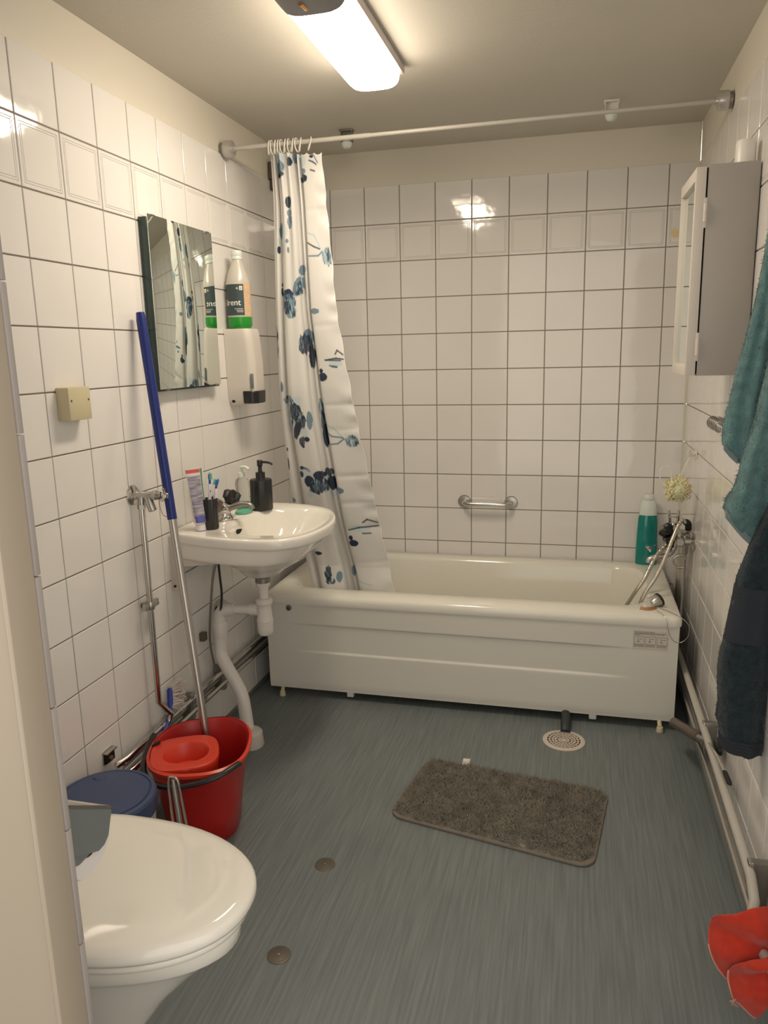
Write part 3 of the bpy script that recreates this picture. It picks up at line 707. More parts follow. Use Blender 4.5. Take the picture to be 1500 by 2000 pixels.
# things on the basin
def toothpaste():
    a = Vector((.085, -1.205, .776)); t = thing('toothpaste_tube', 'toothpaste tube standing upright on its white cap at the near edge of the basin', 'toothpaste', a)
    ux = Vector((.55, .83, 0)); uy = Vector((.83, -.55, 0)); c = Vector((.090, -1.198, 0)); lean = Vector((-.008, -.002, 0))
    def ring(z, w_, d, o=0): 
        cc = c+lean*((z-.79)/.19); return [(cc+ux*(w_*math.cos(q))+uy*(d*math.copysign(abs(math.sin(q))**1.0, math.sin(q)))).to_tuple()[:2]+(z,) for q in [2*PI*i/32 for i in range(32)]]
    MB().loft([ring(.777, .017, .017), ring(.795, .016, .016)]).build('cap', M['toothwhite'], t)
    rg = [(.795, .014, .014), (.802, .0215, .0175), (.83, .0235, .0155), (.88, .0255, .0115), (.93, .0268, .0065), (.952, .0300, .0030), (.968, .0310, .0012)]
    bd = MB().loft([ring(*q) for q in rg]).build('tube', M['tube_white'], t)
    def patch(x0, x1, z0, z1, off, m_, nm, lab):
        mb = MB()
        def fn(i, j):
            z = z0+(z1-z0)*j; zz = [q[0] for q in rg]; wv = np.interp(z, zz, [q[1] for q in rg]); dv = np.interp(z, zz, [q[2] for q in rg])
            xr = x0+(x1-x0)*i; xr = max(-.995, min(.995, xr)); cc = c+lean*((z-.79)/.19)
            p = cc+ux*(wv*xr)+uy*(dv*math.sqrt(1-xr*xr)+off); return (p.x, p.y, z)
        mb.grid(fn, 14, 24); mb.build(nm, m_, bd, label=lab)
    patch(-.93, .52, .815, .948, .0006, M['tube_grey'], 'printed_panel', 'grey violet panel of tiny print')
    patch(.60, .80, .800, .968, .0006, M['tube_green'], 'stripe', 'dark green stripe')
    patch(-.98, .55, .957, .967, .0008, M['tube_red'], 'red_band', 'red band at the crimped end')
    patch(-.90, .50, .802, .822, .0009, M['tube_blue'], 'blue_band', 'blue band')
toothpaste()
t = thing('toothbrush_cup', 'black fluted toothbrush cup on the basin beside the toothpaste', 'cup', (.112, -1.172, .7755))
def flute(a, z): return 1+.035*math.cos(10*a)
cp = MB().lathe((.112, -1.172, .7755), [(.001, .0), (.0225, 0), (.0245, .003), (.0245, .092), (.0235, .096), (.0215, .096), (.0205, .09), (.020, .01), (.001, .008)], 80, fl=flute, cap1=False)
cp.build('cup_body', M['blackplastic'], t)
def toothbrush(loc, p0, p1, hd, m1, m2, lab, face):
    t = thing('toothbrush', lab, 'toothbrush', loc, 'toothbrushes in the black cup')
    p0 = Vector(p0); p1 = Vector(p1); d = (p1-p0).normalized(); side = Vector(face)
    mid = p0.lerp(p1, .55)+side*-.003
    MB().tube([p0, p0.lerp(p1, .25), mid, p0.lerp(p1, .8)], [.0050, .0062, .0055, .0034], 10, smooth=5).build('handle', M['toothwhite'], t)
    nk = MB().tube([mid, p0.lerp(p1, .8), p1-d*.02], [.0050, .0036, .0032], 10, smooth=4).build('neck', m2, t)
    e = p1; mb = MB().tube([e-d*.024, e-d*.018, e-d*.004, e], [.0035, .0076, .0076, .0035], 14, sq=.55); hdm = mb.build('head', m1, t)
    b = MB(); q = d.cross(side).normalized()
    for i in range(7):
        for j in (-1, 0, 1):
            c = e-d*(.003+.0028*i)+q*j*.0032; b.cyl(c+side*.002, c+side*.011, .0012, n=5)
    b.build('bristles', M['brush_green'], hdm)
toothbrush((.107, -1.172, .785), (.114, -1.178, .785), (.112, -1.158, .950), 0, M['brush_cyan'], M['brush_cyan'], 'blue toothbrush with a white handle, the taller one in the cup', (.75, -.6, .1))
toothbrush((.118, -1.168, .785), (.104, -1.172, .785), (.140, -1.160, .932), 0, M['brush_cyan'], M['brush_purple'], 'purple and blue toothbrush leaning to the right in the cup', (-.75, -.55, .3))
# green soap puddle and clear bottle
o = MB().lathe((.112, -.925, .7757), [(.034, 0), (.036, .003), (.034, .008), (.026, .011), (.001, .012)], 36, sx=.8, sy=1.1).build('soap_bar', M['mint'], loc=(.112, -.925, .7757))
tag(o, 'mint green soap lying behind the tap spout', 'soap')
t = thing('pump_bottle', 'clear bottle with a pale pump top beside the black soap dispenser', 'soap bottle', (.085, -.875, .7755))
MB().lathe((.085, -.872, .7755), [(.001, 0), (.021, 0), (.0235, .004), (.0235, .095), (.021, .106), (.012, .113), (.010, .118)], 32).build('bottle_body', M['glass'], t)
MB().lathe((.085, -.872, .7755), [(.001, .004), (.0205, .004), (.0205, .028), (.001, .028)], 24).build('liquid', M['mint'], t)
MB().lathe((.085, -.872, .7755), [(.0125, .115), (.0125, .130), (.005, .132), (.005, .148), (.001, .148)], 20).tube([(.085, -.872, .923), (.095, -.876, .9275), (.113, -.884, .926), (.121, -.888, .920)], [.007, .0065, .0055, .003], 12, smooth=4, sq=.7).build('pump', M['softcap'], t)
t = thing('soap_dispenser', 'black fluted soap dispenser with pump standing at the far end of the basin', 'soap dispenser', (.152, -.862, .7755))
def flute2(a, z): return 1+.02*math.cos(14*a)*(1 if z < .104 else 0)
MB().lathe((.152, -.862, .7755), [(.001, 0), (.036, 0), (.038, .003), (.038, .103), (.0365, .107), (.018, .109), (.0165, .112), (.0165, .130), (.015, .131)], 112, fl=flute2).build('dispenser_body', M['blackplastic'], t)
MB().lathe((.152, -.862, .7755), [(.0075, .130), (.0065, .150), (.0095, .154), (.0095, .172), (.008, .174), (.001, .174)], 24).tube([(.152, -.862, .941), (.170, -.866, .943), (.192, -.871, .9415), (.203, -.8735, .936)], [.0045, .0042, .0036, .0028], 10, smooth=4).build('pump', M['blackplastic'], t)

# drain trap
t = thing('drain_trap', 'white plastic bottle trap and waste pipe under the washbasin', 'drain pipe', (.20, -1.02, .37))
bx, by = .209, -1.02
MB().lathe((bx, by, 0), [(.0255, .560), (.0255, .577), (.023, .579), (.022, .583)], 28).build('metal_ring', M['oldmetal'], t)
MB().lathe((bx, by, 0), [(.0165, .50), (.0165, .545), (.024, .547), (.0245, .561), (.020, .563)], 28).build('tailpipe', M['whiteplastic'], t)
MB().lathe((bx, by, 0), [(.001, .374), (.020, .374), (.0245, .379), (.0265, .392), (.0275, .412), (.0275, .4165), (.0262, .418), (.0262, .420), (.0285, .422), (.0285, .430), (.0255, .436), (.0235, .468), (.0250, .482), (.0285, .486), (.0285, .503), (.0245, .505), (.001, .506)], 36).tube([(bx-.02, by, .462), (bx-.052, by, .460)], .021, 24).build('trap_body', M['whiteplastic'], t)
pa = [(bx-.05, by, .4600), (.105, -1.022, .4575), (.082, -1.024, .455), (.058, -1.026, .448), (.047, -1.029, .430), (.045, -1.031, .40)]
MB().tube([(bx-.035, by, .461), (.085, -1.024, .457)], .0165, 20).tube([(.098, -1.023, .457), (.074, -1.025, .455), (.056, -1.027, .448), (.047, -1.029, .432), (.045, -1.031, .405)], .0225, 20, smooth=5).cyl((.045, -1.031, .415), (.045, -1.033, .358), .0262, n=28, bev=.002).build('elbow', M['whiteplastic'], t)
MB().tube([(.045, -1.033, .365), (.044, -1.038, .312), (.052, -1.045, .288), (.070, -1.052, .262), (.118, -1.070, .196), (.134, -1.078, .168), (.143, -1.083, .130), (.160, -1.094, .0)], .0222, 20, smooth=6).build('lower_pipe', M['whiteplastic'], t)
MB().lathe((.168, -1.10, 0), [(.001, .0), (.042, 0), (.044, .004), (.040, .050), (.034, .056), (.022, .060)], 28, cap0=False).build('floor_collar', M['warmplastic'], t)
t = thing('pipe_outlet_cap', 'beige round cap on the wall behind the trap elbow', 'pipe cap', (.0, -1.0, .47))
MB().cyl((.0, -.944, .432), (.028, -.945, .430), .030, .028, 28, bev=.004).build('cap', M['warmplastic'], t)
MB().cyl((.0, -.944, .430), (.006, -.944, .428), .0315, n=28).build('ring', M['dark'], t)

# supply hoses and pipes under the basin
t = thing('supply_hose', 'thin dark water hoses running down the wall from the basin tap', 'water hose', (.03, -1.08, .2))
MB().tube([(.085, -1.045, .70), (.075, -1.055, .665), (.066, -1.066, .63)], .0085, 12, smooth=4).build('braided_end', M['brownhandle'], t)
MB().tube([(.068, -1.066, .64), (.056, -1.075, .59), (.045, -1.082, .50), (.030, -1.080, .36), (.028, -1.05, .235)], .0042, 10, smooth=6).build('hose', M['oldmetal'], t)
MB().tube([(.070, -1.060, .64), (.070, -1.055, .58), (.066, -1.045, .50), (.040, -1.04, .36), (.030, -1.01, .24)], .0042, 10, smooth=6).build('hose', M['darkpipe'], t)
MB().box((.001, -1.100, .362), (.020, -1.075, .392), .003).build('wall_clip', M['brownhandle'], t)
def pipe_thing(name, lab, pts, r, m_, smooth=0, group=None, cat='pipe', n=14):
    o = MB().tube(pts, r, n, smooth=smooth).build(name, m_, loc=pts[0]); tag(o, lab, cat, group); return o
pipe_thing('water_pipe', 'upper chrome pipe running low along the left wall', [(.030, -.03, .208), (.030, -.62, .212), (.030, -1.0, .217), (.030, -1.42, .218), (.030, -1.60, .214), (.012, -1.63, .205)], .0092, M['chrome'])
pipe_thing('water_pipe', 'lower chrome pipe running low along the left wall', [(.030, -.03, .166), (.030, -.62, .169), (.030, -1.0, .172), (.030, -1.42, .172), (.030, -1.58, .168), (.012, -1.61, .160)], .0092, M['chrome'])
pipe_thing('water_pipe', 'middle thin dark pipe between the two chrome pipes on the left wall', [(.018, -.03, .188), (.018, -.62, .190), (.018, -1.6, .194)], .006, M['oldmetal'])
def clamp(y, z0, z1, x, lab, side=1, nm='pipe_clamp', grp='pipe clamps on the left wall'):
    t = thing(nm, lab, 'pipe clamp', (0 if side > 0 else W, y, (z0+z1)/2), grp); X0 = 0 if side > 0 else W
    s_ = side
    a, b = sorted((X0, X0+s_*x)); MB().box((a, y-.010, z0), (b, y+.010, z1), .002).build('bracket', M['oldmetal'], t)
    a, b = sorted((X0+s_*(x-.006), X0+s_*(x+.004)))
    for z in (z0+.010, z1-.012): MB().box((a, y-.012, z-.010), (b, y+.012, z+.012), .003).build('strap', M['steel'], t)
clamp(-1.235, .150, .240, .034, 'metal pipe clamp on the left wall between mop handle and dish brush')
clamp(-1.005, .150, .240, .034, 'metal pipe clamp on the left wall behind the white waste pipe')
o = thing('pipe_clamp', 'small square metal clip on the left wall just above the blue bin lid', 'pipe clamp', (.0, -1.645, .24))
MB().box((0, -1.668, .226), (.004, -1.622, .262), .001).box((0, -1.668, .258), (.018, -1.622, .262), .001).build('plate', M['steel'], o)
MB().box((.004, -1.664, .228), (.010, -1.626, .256), .001).build('recess', M['dark'], o)
MB().cyl((.008, -1.648, .242), (.016, -1.648, .242), .006, n=12).build('screw', M['brassy'], o)

# wash valve with riser pipe
t = thing('wall_valve', 'chrome angle valve with cross handle on the left wall', 'valve', (.0, -1.415, .925))
MB().lathe((0, 0, 0), [(.027, 0), (.027, .003), (.018, .010), (.012, .012)], 28, cap0=True)
fl = MB(); rg = []
for r, d in ((.029, 0), (.029, .003), (.024, .008), (.014, .011), (.012, .02)): rg.append([(d, -1.415+r*math.cos(2*PI*k/28), .925+r*math.sin(2*PI*k/28)) for k in range(28)])
fl.loft(rg).build('wall_rosette', M['chrome'], t)
MB().cyl((.008, -1.416, .925), (.085, -1.405, .923), .0115, n=20, bev=.002).cyl((.028, -1.416, .922), (.028, -1.417, .888), .0095, n=18).cyl((.028, -1.417, .898), (.028, -1.417, .886), .012, n=6).cyl((.045, -1.411, .922), (.062, -1.415, .880), .0115, .0115, 20, bev=.0015).cyl((.062, -1.408, .924), (.072, -1.407, .924), .0145, n=8).build('valve_body', M['steel'], t)
mb = MB(); c = Vector((.098, -1.400, .922)); mb.cyl(c-Vector((.012, 0, 0)), c+Vector((.008, .001, 0)), .009, n=16, bev=.001)
for a in (20, 110, 200, 290):
    a = math.radians(a); d = Vector((.0, math.cos(a), math.sin(a))); mb.tube([c+d*.004, c+d*.018, c+d*.024], [.0050, .0048, .0062], 10)
mb.build('cross_handle', M['chrome'], t)
MB().tube([(.078, -1.405, .915), (.080, -1.406, .890), (.086, -1.404, .868), (.094, -1.398, .862), (.100, -1.392, .875), (.101, -1.390, .905)], .0011, 6, smooth=5).build('string', M['pinkstring'], t, label='loop of pinkish string')
pipe_thing('riser_pipe', 'vertical chrome pipe from the wall valve down to the low pipes', [(.028, -1.417, .89), (.028, -1.417, .5), (.028, -1.417, .295), (.040, -1.398, .262), (.050, -1.388, .245), (.044, -1.398, .222), (.032, -1.42, .215)], .0088, M['chrome'])
t = thing('pipe_clamp', 'chrome two screw clamp halfway down the riser pipe', 'pipe clamp', (.0, -1.417, .600))
MB().box((.0, -1.424, .592), (.020, -1.410, .606), .001).cyl((.028, -1.417, .588), (.028, -1.417, .612), .0135, n=20, bev=.002).box((.020, -1.447, .590), (.034, -1.428, .610), .002).box((.022, -1.408, .590), (.034, -1.378, .610), .002).build('clamp_body', M['steel'], t)

# dish brush behind the riser
t = thing('dish_brush', 'blue handled brush with white bristles tucked behind the left wall pipes', 'brush', (.03, -1.42, .20))
hp = [Vector(p) for p in ((.055, -1.530, .150), (.050, -1.475, .185), (.044, -1.420, .215), (.040, -1.385, .238), (.030, -1.360, .262), (.020, -1.340, .305))]
MB().tube(hp, [.007, .0085, .008, .006, .009, .005], 12, smooth=5, sq=.6).build('handle', M['brushblue'], t)
b = MB(); s0 = Vector((.028, -1.356, .250)); s1 = Vector((.020, -1.332, .312))
for i in range(180):
    c = s0.lerp(s1, random.random())+Vector((random.uniform(-.004, .008), random.uniform(-.005, .005), 0))
    b.tube([c, c+Vector((random.uniform(.010, .03), random.uniform(.020, .042), random.uniform(-.022, .016)))], .0012, 4)
b.build('bristles', M['bristle'], t)

# ---------------------------------------------------------------- mirror
t = thing('wall_mirror', 'frameless rectangular mirror on the left wall above the basin', 'mirror', (.0, -1.066, 1.212))
mb = MB().box((.0265, -1.263, 1.212), (.030, -.872, 1.702), .0003); mb.build('glass', M['mirror'], t)
MB().box((.002, -1.2655, 1.206), (.0262, -.875, 1.694), .001).build('backing', M['mirroredge'], t)
for y0, z0 in ((-1.225, 1.209), (-.90, 1.209), (-1.235, 1.702), (-.90, 1.702)):
    MB().box((.018, y0-.010, z0-.003), (.0325, y0+.010, z0+(.004 if z0 < 1.5 else .001)), .001).build('clip', M['oldmetal'], t)

# ---------------------------------------------------------------- wall soap dispenser with bottle
t = thing('wall_dispenser', 'white wall mounted soap dispenser with black push lever, right of the mirror', 'soap dispenser', (0, -.71, 1.135))
def drr(z, d, y0, y1, r=.028):
    out = [(0.001, y0, z)]; n = 10
    for k in range(n+1): a = -PI/2+k/n*PI/2; out.append((d-r+r*math.cos(a), y0+r+r*math.sin(a), z))
    for k in range(n+1): a = k/n*PI/2; out.append((d-r+r*math.cos(a), y1-r+r*math.sin(a), z))
    out.append((0.001, y1, z)); return out
secs = [(1.130, .020, -.742, -.668, .012), (1.134, .060, -.748, -.664, .02), (1.150, .100, -.756, -.658, .026), (1.20, .106, -.760, -.655, .028), (1.28, .106, -.762, -.655, .028), (1.36, .100, -.765, -.656, .027), (1.392, .096, -.766, -.657, .026), (1.398, .092, -.764, -.659, .024)]
MB().loft([drr(*q) for q in secs]).build('housing', M['warmplastic'], t, angle=30)
lv = [(1.136, .103, -.7535, -.654, .026), (1.140, .1075, -.7605, -.6535, .028), (1.178, .1095, -.7625, -.6525, .028), (1.181, .1075, -.7615, -.654, .028)]
lm = MB()
def clipx(q, x0): return [(max(p[0], x0), p[1], p[2]) for p in drr(*q)]
lm.loft([clipx(q, .060) for q in lv]).build('push_lever', M['blackplastic'], t)
MB().box((.090, -.7645, 1.190), (.099, -.750, 1.242), .003).build('level_window', M['greyplastic'], t)
MB().cyl((.018, -.7485, 1.146), (.018, -.7560, 1.146), .006, n=16).build('lock', M['dark'], t)
t = thing('detergent_bottle', 'white detergent bottle with grey label and green liquid standing on the wall dispenser', 'bottle', (.052, -.712, 1.398))
bcx, bcy, bz = .047, -.722, 1.3985
RB = .0425
bp_ = [(.001, 0), (.036, 0), (.0385, .004), (RB, .012), (RB, .156), (.0385, .172), (.033, .190), (.0245, .214), (.0185, .228), (.0165, .236)]
bb = MB().lathe((bcx, bcy, bz), bp_[:4]+[(RB, .040)], 48, cap1=False).build('liquid', M['greensoap'], t, label='green liquid in the base')
MB().lathe((bcx, bcy, bz), [(RB, .040)]+bp_[4:]+[(.001, .236)], 48, cap0=False).build('bottle_body', M['clearhdpe'], t)
cpm = MB().lathe((bcx, bcy, bz), [(.018, .234), (.0195, .236), (.0195, .243), (.0185, .245), (.0195, .247), (.0195, .262), (.018, .265), (.001, .265)], 32).build('cap', M['softcap'], t)
def wrap(u, z, r=RB+.0007): # u metres along the surface, 0 faces the camera side
    a = math.radians(-64)+u/r; return (bcx+r*math.cos(a), bcy+r*math.sin(a), bz+z)
def labelpatch(u0, u1, z0, z1, r, nu=16): 
    return MB().grid(lambda i, j: wrap(u0+(u1-u0)*i, z0+(z1-z0)*j, r), nu, 4)
lab = labelpatch(-.070, .0165, .045, .150, RB+.0005, 30).build('front_label', M['labelgrey'], t)
labelpatch(.0175, .050, .042, .156, RB+.0004, 14).build('side_label', M['labelpeach'], t)
def wtext(s, size, u, z, m_, nm, lb=None, par=None, r=RB+.0012, bold=0):
    v, f = text2d(s, size); mb = MB(); mb.add([wrap(u+x, z+y, r) for x, y in v], f)
    if bold: mb.add([wrap(u+x+bold, z+y, r+.0001) for x, y in v], f); mb.add([wrap(u+x+bold*.5, z+y+bold*.4, r+.0001) for x, y in v], f)
    mb.build(nm, m_, par or lab, label=lb)
wtext('Allrent', .0290, -.0775, .0790, M['lettering'], 'lettering', 'white product lettering', bold=.0008)
wtext('+', .019, -.0120, .1290, M['goldlettering'], 'plus_mark', 'yellow plus sign', bold=.0008)
mb = MB().grid(lambda i, j: wrap(.0015+.011*i, .1295+.014*j, RB+.0009), 6, 2)
mb.build('square_mark', M['lettering'], lab, label='white square mark')
wtext('c', .013, .0040, .1325, M['labelgrey'], 'mark_letter', r=RB+.0016, bold=.0006)
for q, (z, a, b_) in enumerate(((.0660, -.018, .012), (.0605, -.012, .012), (.0560, -.010, .012))):
    mb = MB(); x = a
    while x < b_: d = random.uniform(.0012, .003); mb.add([wrap(x, z, RB+.001), wrap(min(x+d, b_), z, RB+.001), wrap(min(x+d, b_), z+.002, RB+.001), wrap(x, z+.002, RB+.001)], [(0, 1, 2, 3)]); x += d+.0007
    mb.build('small_print', M['lettering'], lab)

# ---------------------------------------------------------------- junction box
t = thing('junction_box', 'cream square junction box on the left wall', 'junction box', (0, -1.655, 1.16))
MB().box((0, -1.697, 1.158), (.036, -1.612, 1.238), .0025).build('box_body', M['cream'], t)
for z0, y0 in ((1.206, -1.688), (1.206, -1.621)): MB().cyl((.034, y0, z0), (.0365, y0, z0), .003, n=12).build('screw', M['brownhandle'], t)

# ---------------------------------------------------------------- mop bucket, mop handle
t = thing('mop_bucket', 'red plastic mop bucket with orange red wringer and black handle', 'bucket', (.215, -1.54, 0))
def bring(cx, cy, hx, hy, z, p=2.5, rot=18, n=64, tilt=0, spout=0):
    out = []; rt = math.radians(rot)
    for k in range(n):
        a = 2*PI*k/n; c, s_ = math.cos(a), math.sin(a); r = (abs(c)**p+abs(s_)**p)**(-1/p)
        sp = 1+spout*math.exp(-((a-math.radians(68)+PI) % (2*PI)-PI)**2/.10)
        x, y = hx*r*c*sp, hy*r*s_*sp; out.append((cx+x*math.cos(rt)-y*math.sin(rt), cy+x*math.sin(rt)+y*math.cos(rt), z+tilt*s_))
    return out
q = [(.218, -1.530, .094, .108, 0, 3), (.218, -1.530, .098, .112, .004, 3), (.222, -1.536, .110, .128, .12, 2.8), (.226, -1.542, .120, .142, .205, 2.6), (.228, -1.546, .128, .150, .232, 2.5), (.228, -1.546, .136, .158, .238, 2.5), (.228, -1.546, .137, .159, .247, 2.5), (.228, -1.546, .131, .153, .250, 2.5), (.228, -1.546, .126, .147, .244, 2.5), (.224, -1.540, .112, .130, .12, 2.7), (.220, -1.532, .092, .106, .008, 3)]
MB().loft([bring(a, b, c, d, z, p, spout=.06 if z > .15 else 0) for a, b, c, d, z, p in q[:5]]+[bring(a, b, c, d, z, p, spout=.06 if z > .15 else 0) for a, b, c, d, z, p in q[5:]], cap0=True, cap1=True).build('bucket_body', M['red'], t, angle=50)
MB().loft([bring(a, b, c, d, z, p, spout=.06) for a, b, c, d, z, p in ((.228, -1.546, .129, .151, .2335, 2.5), (.228, -1.546, .1385, .1605, .2385, 2.5), (.228, -1.546, .1395, .1615, .2475, 2.5), (.228, -1.546, .132, .154, .2515, 2.5))], cap0=False, cap1=False).build('rim', M['orange'], t)
# wringer basket sits in the near left half
wx, wy = .208, -1.598
outer = [(wx, wy, .086, .086, .205, 3), (wx, wy, .090, .090, .236, 3), (wx, wy, .092, .092, .246, 3), (wx, wy, .090, .090, .252, 3), (wx, wy, .086, .086, .254, 3), (wx+.004, wy, .062, .056, .252, 2.2), (wx+.004, wy, .058, .052, .246, 2.1), (wx+.006, wy, .048, .042, .21, 2), (wx+.008, wy, .034, .03, .17, 2), (wx+.008, wy, .02, .02, .160, 2)]
MB().loft([bring(a, b, c, d, z, p, rot=28) for a, b, c, d, z, p in outer]).build('wringer', M['orange'], t, angle=45)
MB().cyl((wx-.098, wy+.022, .2505), (wx-.101, wy+.022, .256), .012, n=18).build('pivot_hole', M['dark'], t)
hr = bring(.228, -1.548, .147, .170, 0, 2.5)
idx = [int(k) % 64 for k in range(28, 58)]
hp = [(hr[k][0], hr[k][1], .252-.030*math.sin(PI*min(1, (i/29)*1.05))) for i, k in enumerate(idx)]
MB().tube(hp, .0085, 12, sq=.8).build('handle', M['blackplastic'], t)
t = thing('mop', 'long mop pole with blue grip leaning from the red bucket against the wall', 'mop', (.245, -1.490, .03))
p0 = Vector((.232, -1.485, .010)); p1 = Vector((.026, -1.335, 1.428)); pm_ = p0.lerp(p1, .60)
def onpole(k): return p0.lerp(p1, k)
MB().cyl(p0, onpole(.602), .0115, n=20).build('pole', M['steel'], t)
MB().tube([onpole(.595), onpole(.985), onpole(1.0)], [.0135, .0140, .0115], 20).build('grip', M['blue'], t)

# chrome wire loop
t = thing('wire_stand', 'upright chrome wire loop standing between the toilet and the red bucket', 'wire stand', (.34, -1.86, 0))
a = Vector((.328, -1.86, .335)); d = Vector((.016, -.004, -.168)); sx_ = Vector((.0145, 0, 0))
def lg(s_, k): return a+d*(k*2.05)+s_*sx_*(1+k*.6)+Vector((0, 0, -.01 if k else 0))
MB().tube([lg(-1, 1), lg(-1, .5), lg(-1, .06), a+Vector((-.010, 0, .006)), a+Vector((0, 0, .011)), a+Vector((.010, 0, .006)), lg(1, .06), lg(1, .5), lg(1, 1)], .0032, 10, smooth=5).build('wire_loop', M['chrome'], t)
MB().tube([a+Vector((0, 0, .004)), a+d*.08, a+d*1.0, a+d*2.05-Vector((0, 0, .01))], [.004, .0062, .0062, .0062], 12).build('inner_bar', M['steel'], t)
MB().cyl((.360, -1.862, 0), (.360, -1.862, .006), .045, n=28, bev=.002).build('foot_plate', M['steel'], t)

# ---------------------------------------------------------------- blue lidded bin
t = thing('waste_bin', 'small white bin with a round blue lid behind the toilet', 'bin', (.137, -1.855, 0))
bx, by = .130, -1.845
MB().lathe((bx, by, 0), [(.001, 0), (.096, 0), (.100, .005), (.103, .05), (.108, .10), (.106, .102), (.112, .15), (.110, .153), (.114, .20), (.115, .241)], 56).build('bin_body', M['binwhite'], t)
ld = MB().lathe((bx, by, 0), [(.114, .220), (.1195, .220), (.1205, .224), (.1205, .258), (.117, .265), (.108, .267), (.1065, .2645), (.1045, .2645), (.103, .268), (.06, .2715), (.001, .272)], 72, cap0=False).build('lid', M['binblue'], t, angle=25)
MB().lathe((bx-.044, by+.060, .2690), [(.022, 0), (.024, .002), (.018, .004), (.001, .0042)], 24, sx=1.3, sy=.6).build('finger_grip', M['binblue'], ld)

# ---------------------------------------------------------------- toilet
t = thing('toilet', 'white toilet with closed glossy lid in the left foreground', 'toilet', (.35, -2.30, 0))
def tring(x0, x1, hw, z, p=2.2, yc=-2.298, n=72, fr=.62):
    out = []; xm = x0+(x1-x0)*(1-fr)
    for k in range(n):
        a = 2*PI*k/n; c, s_ = math.cos(a), math.sin(a)
        if c >= 0: r = (abs(c)**p+abs(s_)**p)**(-1/p); out.append((xm+(x1-xm)*r*c, yc+hw*r*s_, z))
        else: r = (abs(c)**3.2+abs(s_)**3.2)**(-1/3.2); out.append((xm+(xm-x0)*r*c, yc+hw*r*s_, z))
    return out
LD = [(.268, .712, .166, .408), (.264, .718, .172, .411), (.262, .721, .1745, .418), (.263, .720, .1735, .427), (.268, .715, .168, .433), (.285, .700, .153, .4365), (.33, .64, .11, .438), (.42, .55, .04, .4385)]
MB().loft([tring(a, b, c, z, 2.15) for a, b, c, z in LD]).build('lid', M['ceramic'], t, angle=60)
MB().loft([tring(a, b, c, z, 2.15) for a, b, c, z in ((.27, .704, .160, .390), (.268, .709, .165, .393), (.268, .710, .166, .402), (.27, .706, .162, .406))]).build('seat', M['ceramic'], t, angle=60)
BW = [(.10, .44, .105, .0), (.10, .445, .108, .006), (.10, .455, .108, .05), (.10, .50, .112, .14), (.09, .565, .128, .23), (.06, .632, .143, .300), (.03, .668, .150, .330), (.02, .682, .154, .340), (.02, .694, .160, .350), (.02, .697, .162, .384), (.02, .692, .158, .389)]
MB().loft([tring(a, b, c, z, 2.1) for a, b, c, z in BW]).build('bowl', M['ceramic'], t, angle=60)
MB().box((.004, -2.47, .392), (.178, -2.13, .76), .025, seg=4).build('cistern', M['ceramic'], t)
MB().cyl((.09, -2.30, .758), (.09, -2.30, .768), .02, n=24, bev=.002).build('flush_button', M['chrome'], t)
for y0 in (-2.37, -2.225): MB().cyl((.245, y0-.02, .41), (.245, y0+.02, .41), .010, n=16).build('hinge', M['ceramic'], t)

# ---------------------------------------------------------------- toilet paper holder
t = thing('paper_holder', 'grey toilet roll holder with a hooded cover on the front wall tiles', 'toilet paper holder', (.55, -2.62, .68))
pl = [(-2.615, .784), (-2.470, .6925), (-2.468, .688), (-2.480, .658), (-2.490, .651), (-2.503, .650), (-2.545, .671), (-2.615, .716)]
MB().loft([[(.603, y, z) for y, z in pl], [(.606, y, z) for y, z in pl]]).build('side_cheek', M['greyplastic'], t)
pl2 = [(-2.615, .735), (-2.56, .705), (-2.505, .656), (-2.540, .655), (-2.615, .682)]
MB().loft([[(.600, y, z) for y, z in pl2], [(.603, y, z) for y, z in pl2]]).build('inner_cheek', M['greyplastic'], t)
pt = [(-2.615, .790), (-2.470, .6975), (-2.466, .6945), (-2.470, .6920), (-2.615, .784)]
MB().loft([[(.490, y, z) for y, z in pt], [(.6065, y, z) for y, z in pt]]).box((.490, -2.619, .62), (.606, -2.613, .790), .001).build('cover', M['steel'], t, label='light metal cover flap')
t = thing('toilet_roll', 'toilet paper roll with brown core under the grey hood', 'toilet paper', (.545, -2.513, .672))
rc = Vector((0, -2.513, .669)); rg = []
for x, r in ((.494, .0195), (.494, .0460), (.497, .0475), (.597, .0475), (.600, .0460), (.600, .0195)):
    rg.append([(x, rc.y+r*math.cos(2*PI*k/56), rc.z+r*math.sin(2*PI*k/56)) for k in range(56)])
MB().loft(rg, cap0=False, cap1=False).build('paper', M['paper'], t)
rg = []
for x, r in ((.494, .0195), (.6003, .0195), (.6003, .018), (.494, .018)):
    rg.append([(x, rc.y+r*math.cos(2*PI*k/40), rc.z+r*math.sin(2*PI*k/40)) for k in range(40)])
MB().loft(rg+[rg[0]], cap0=False, cap1=False).cyl((.52, rc.y, rc.z), (.53, rc.y, rc.z), .018, n=32).build('core', M['cardboard'], t)

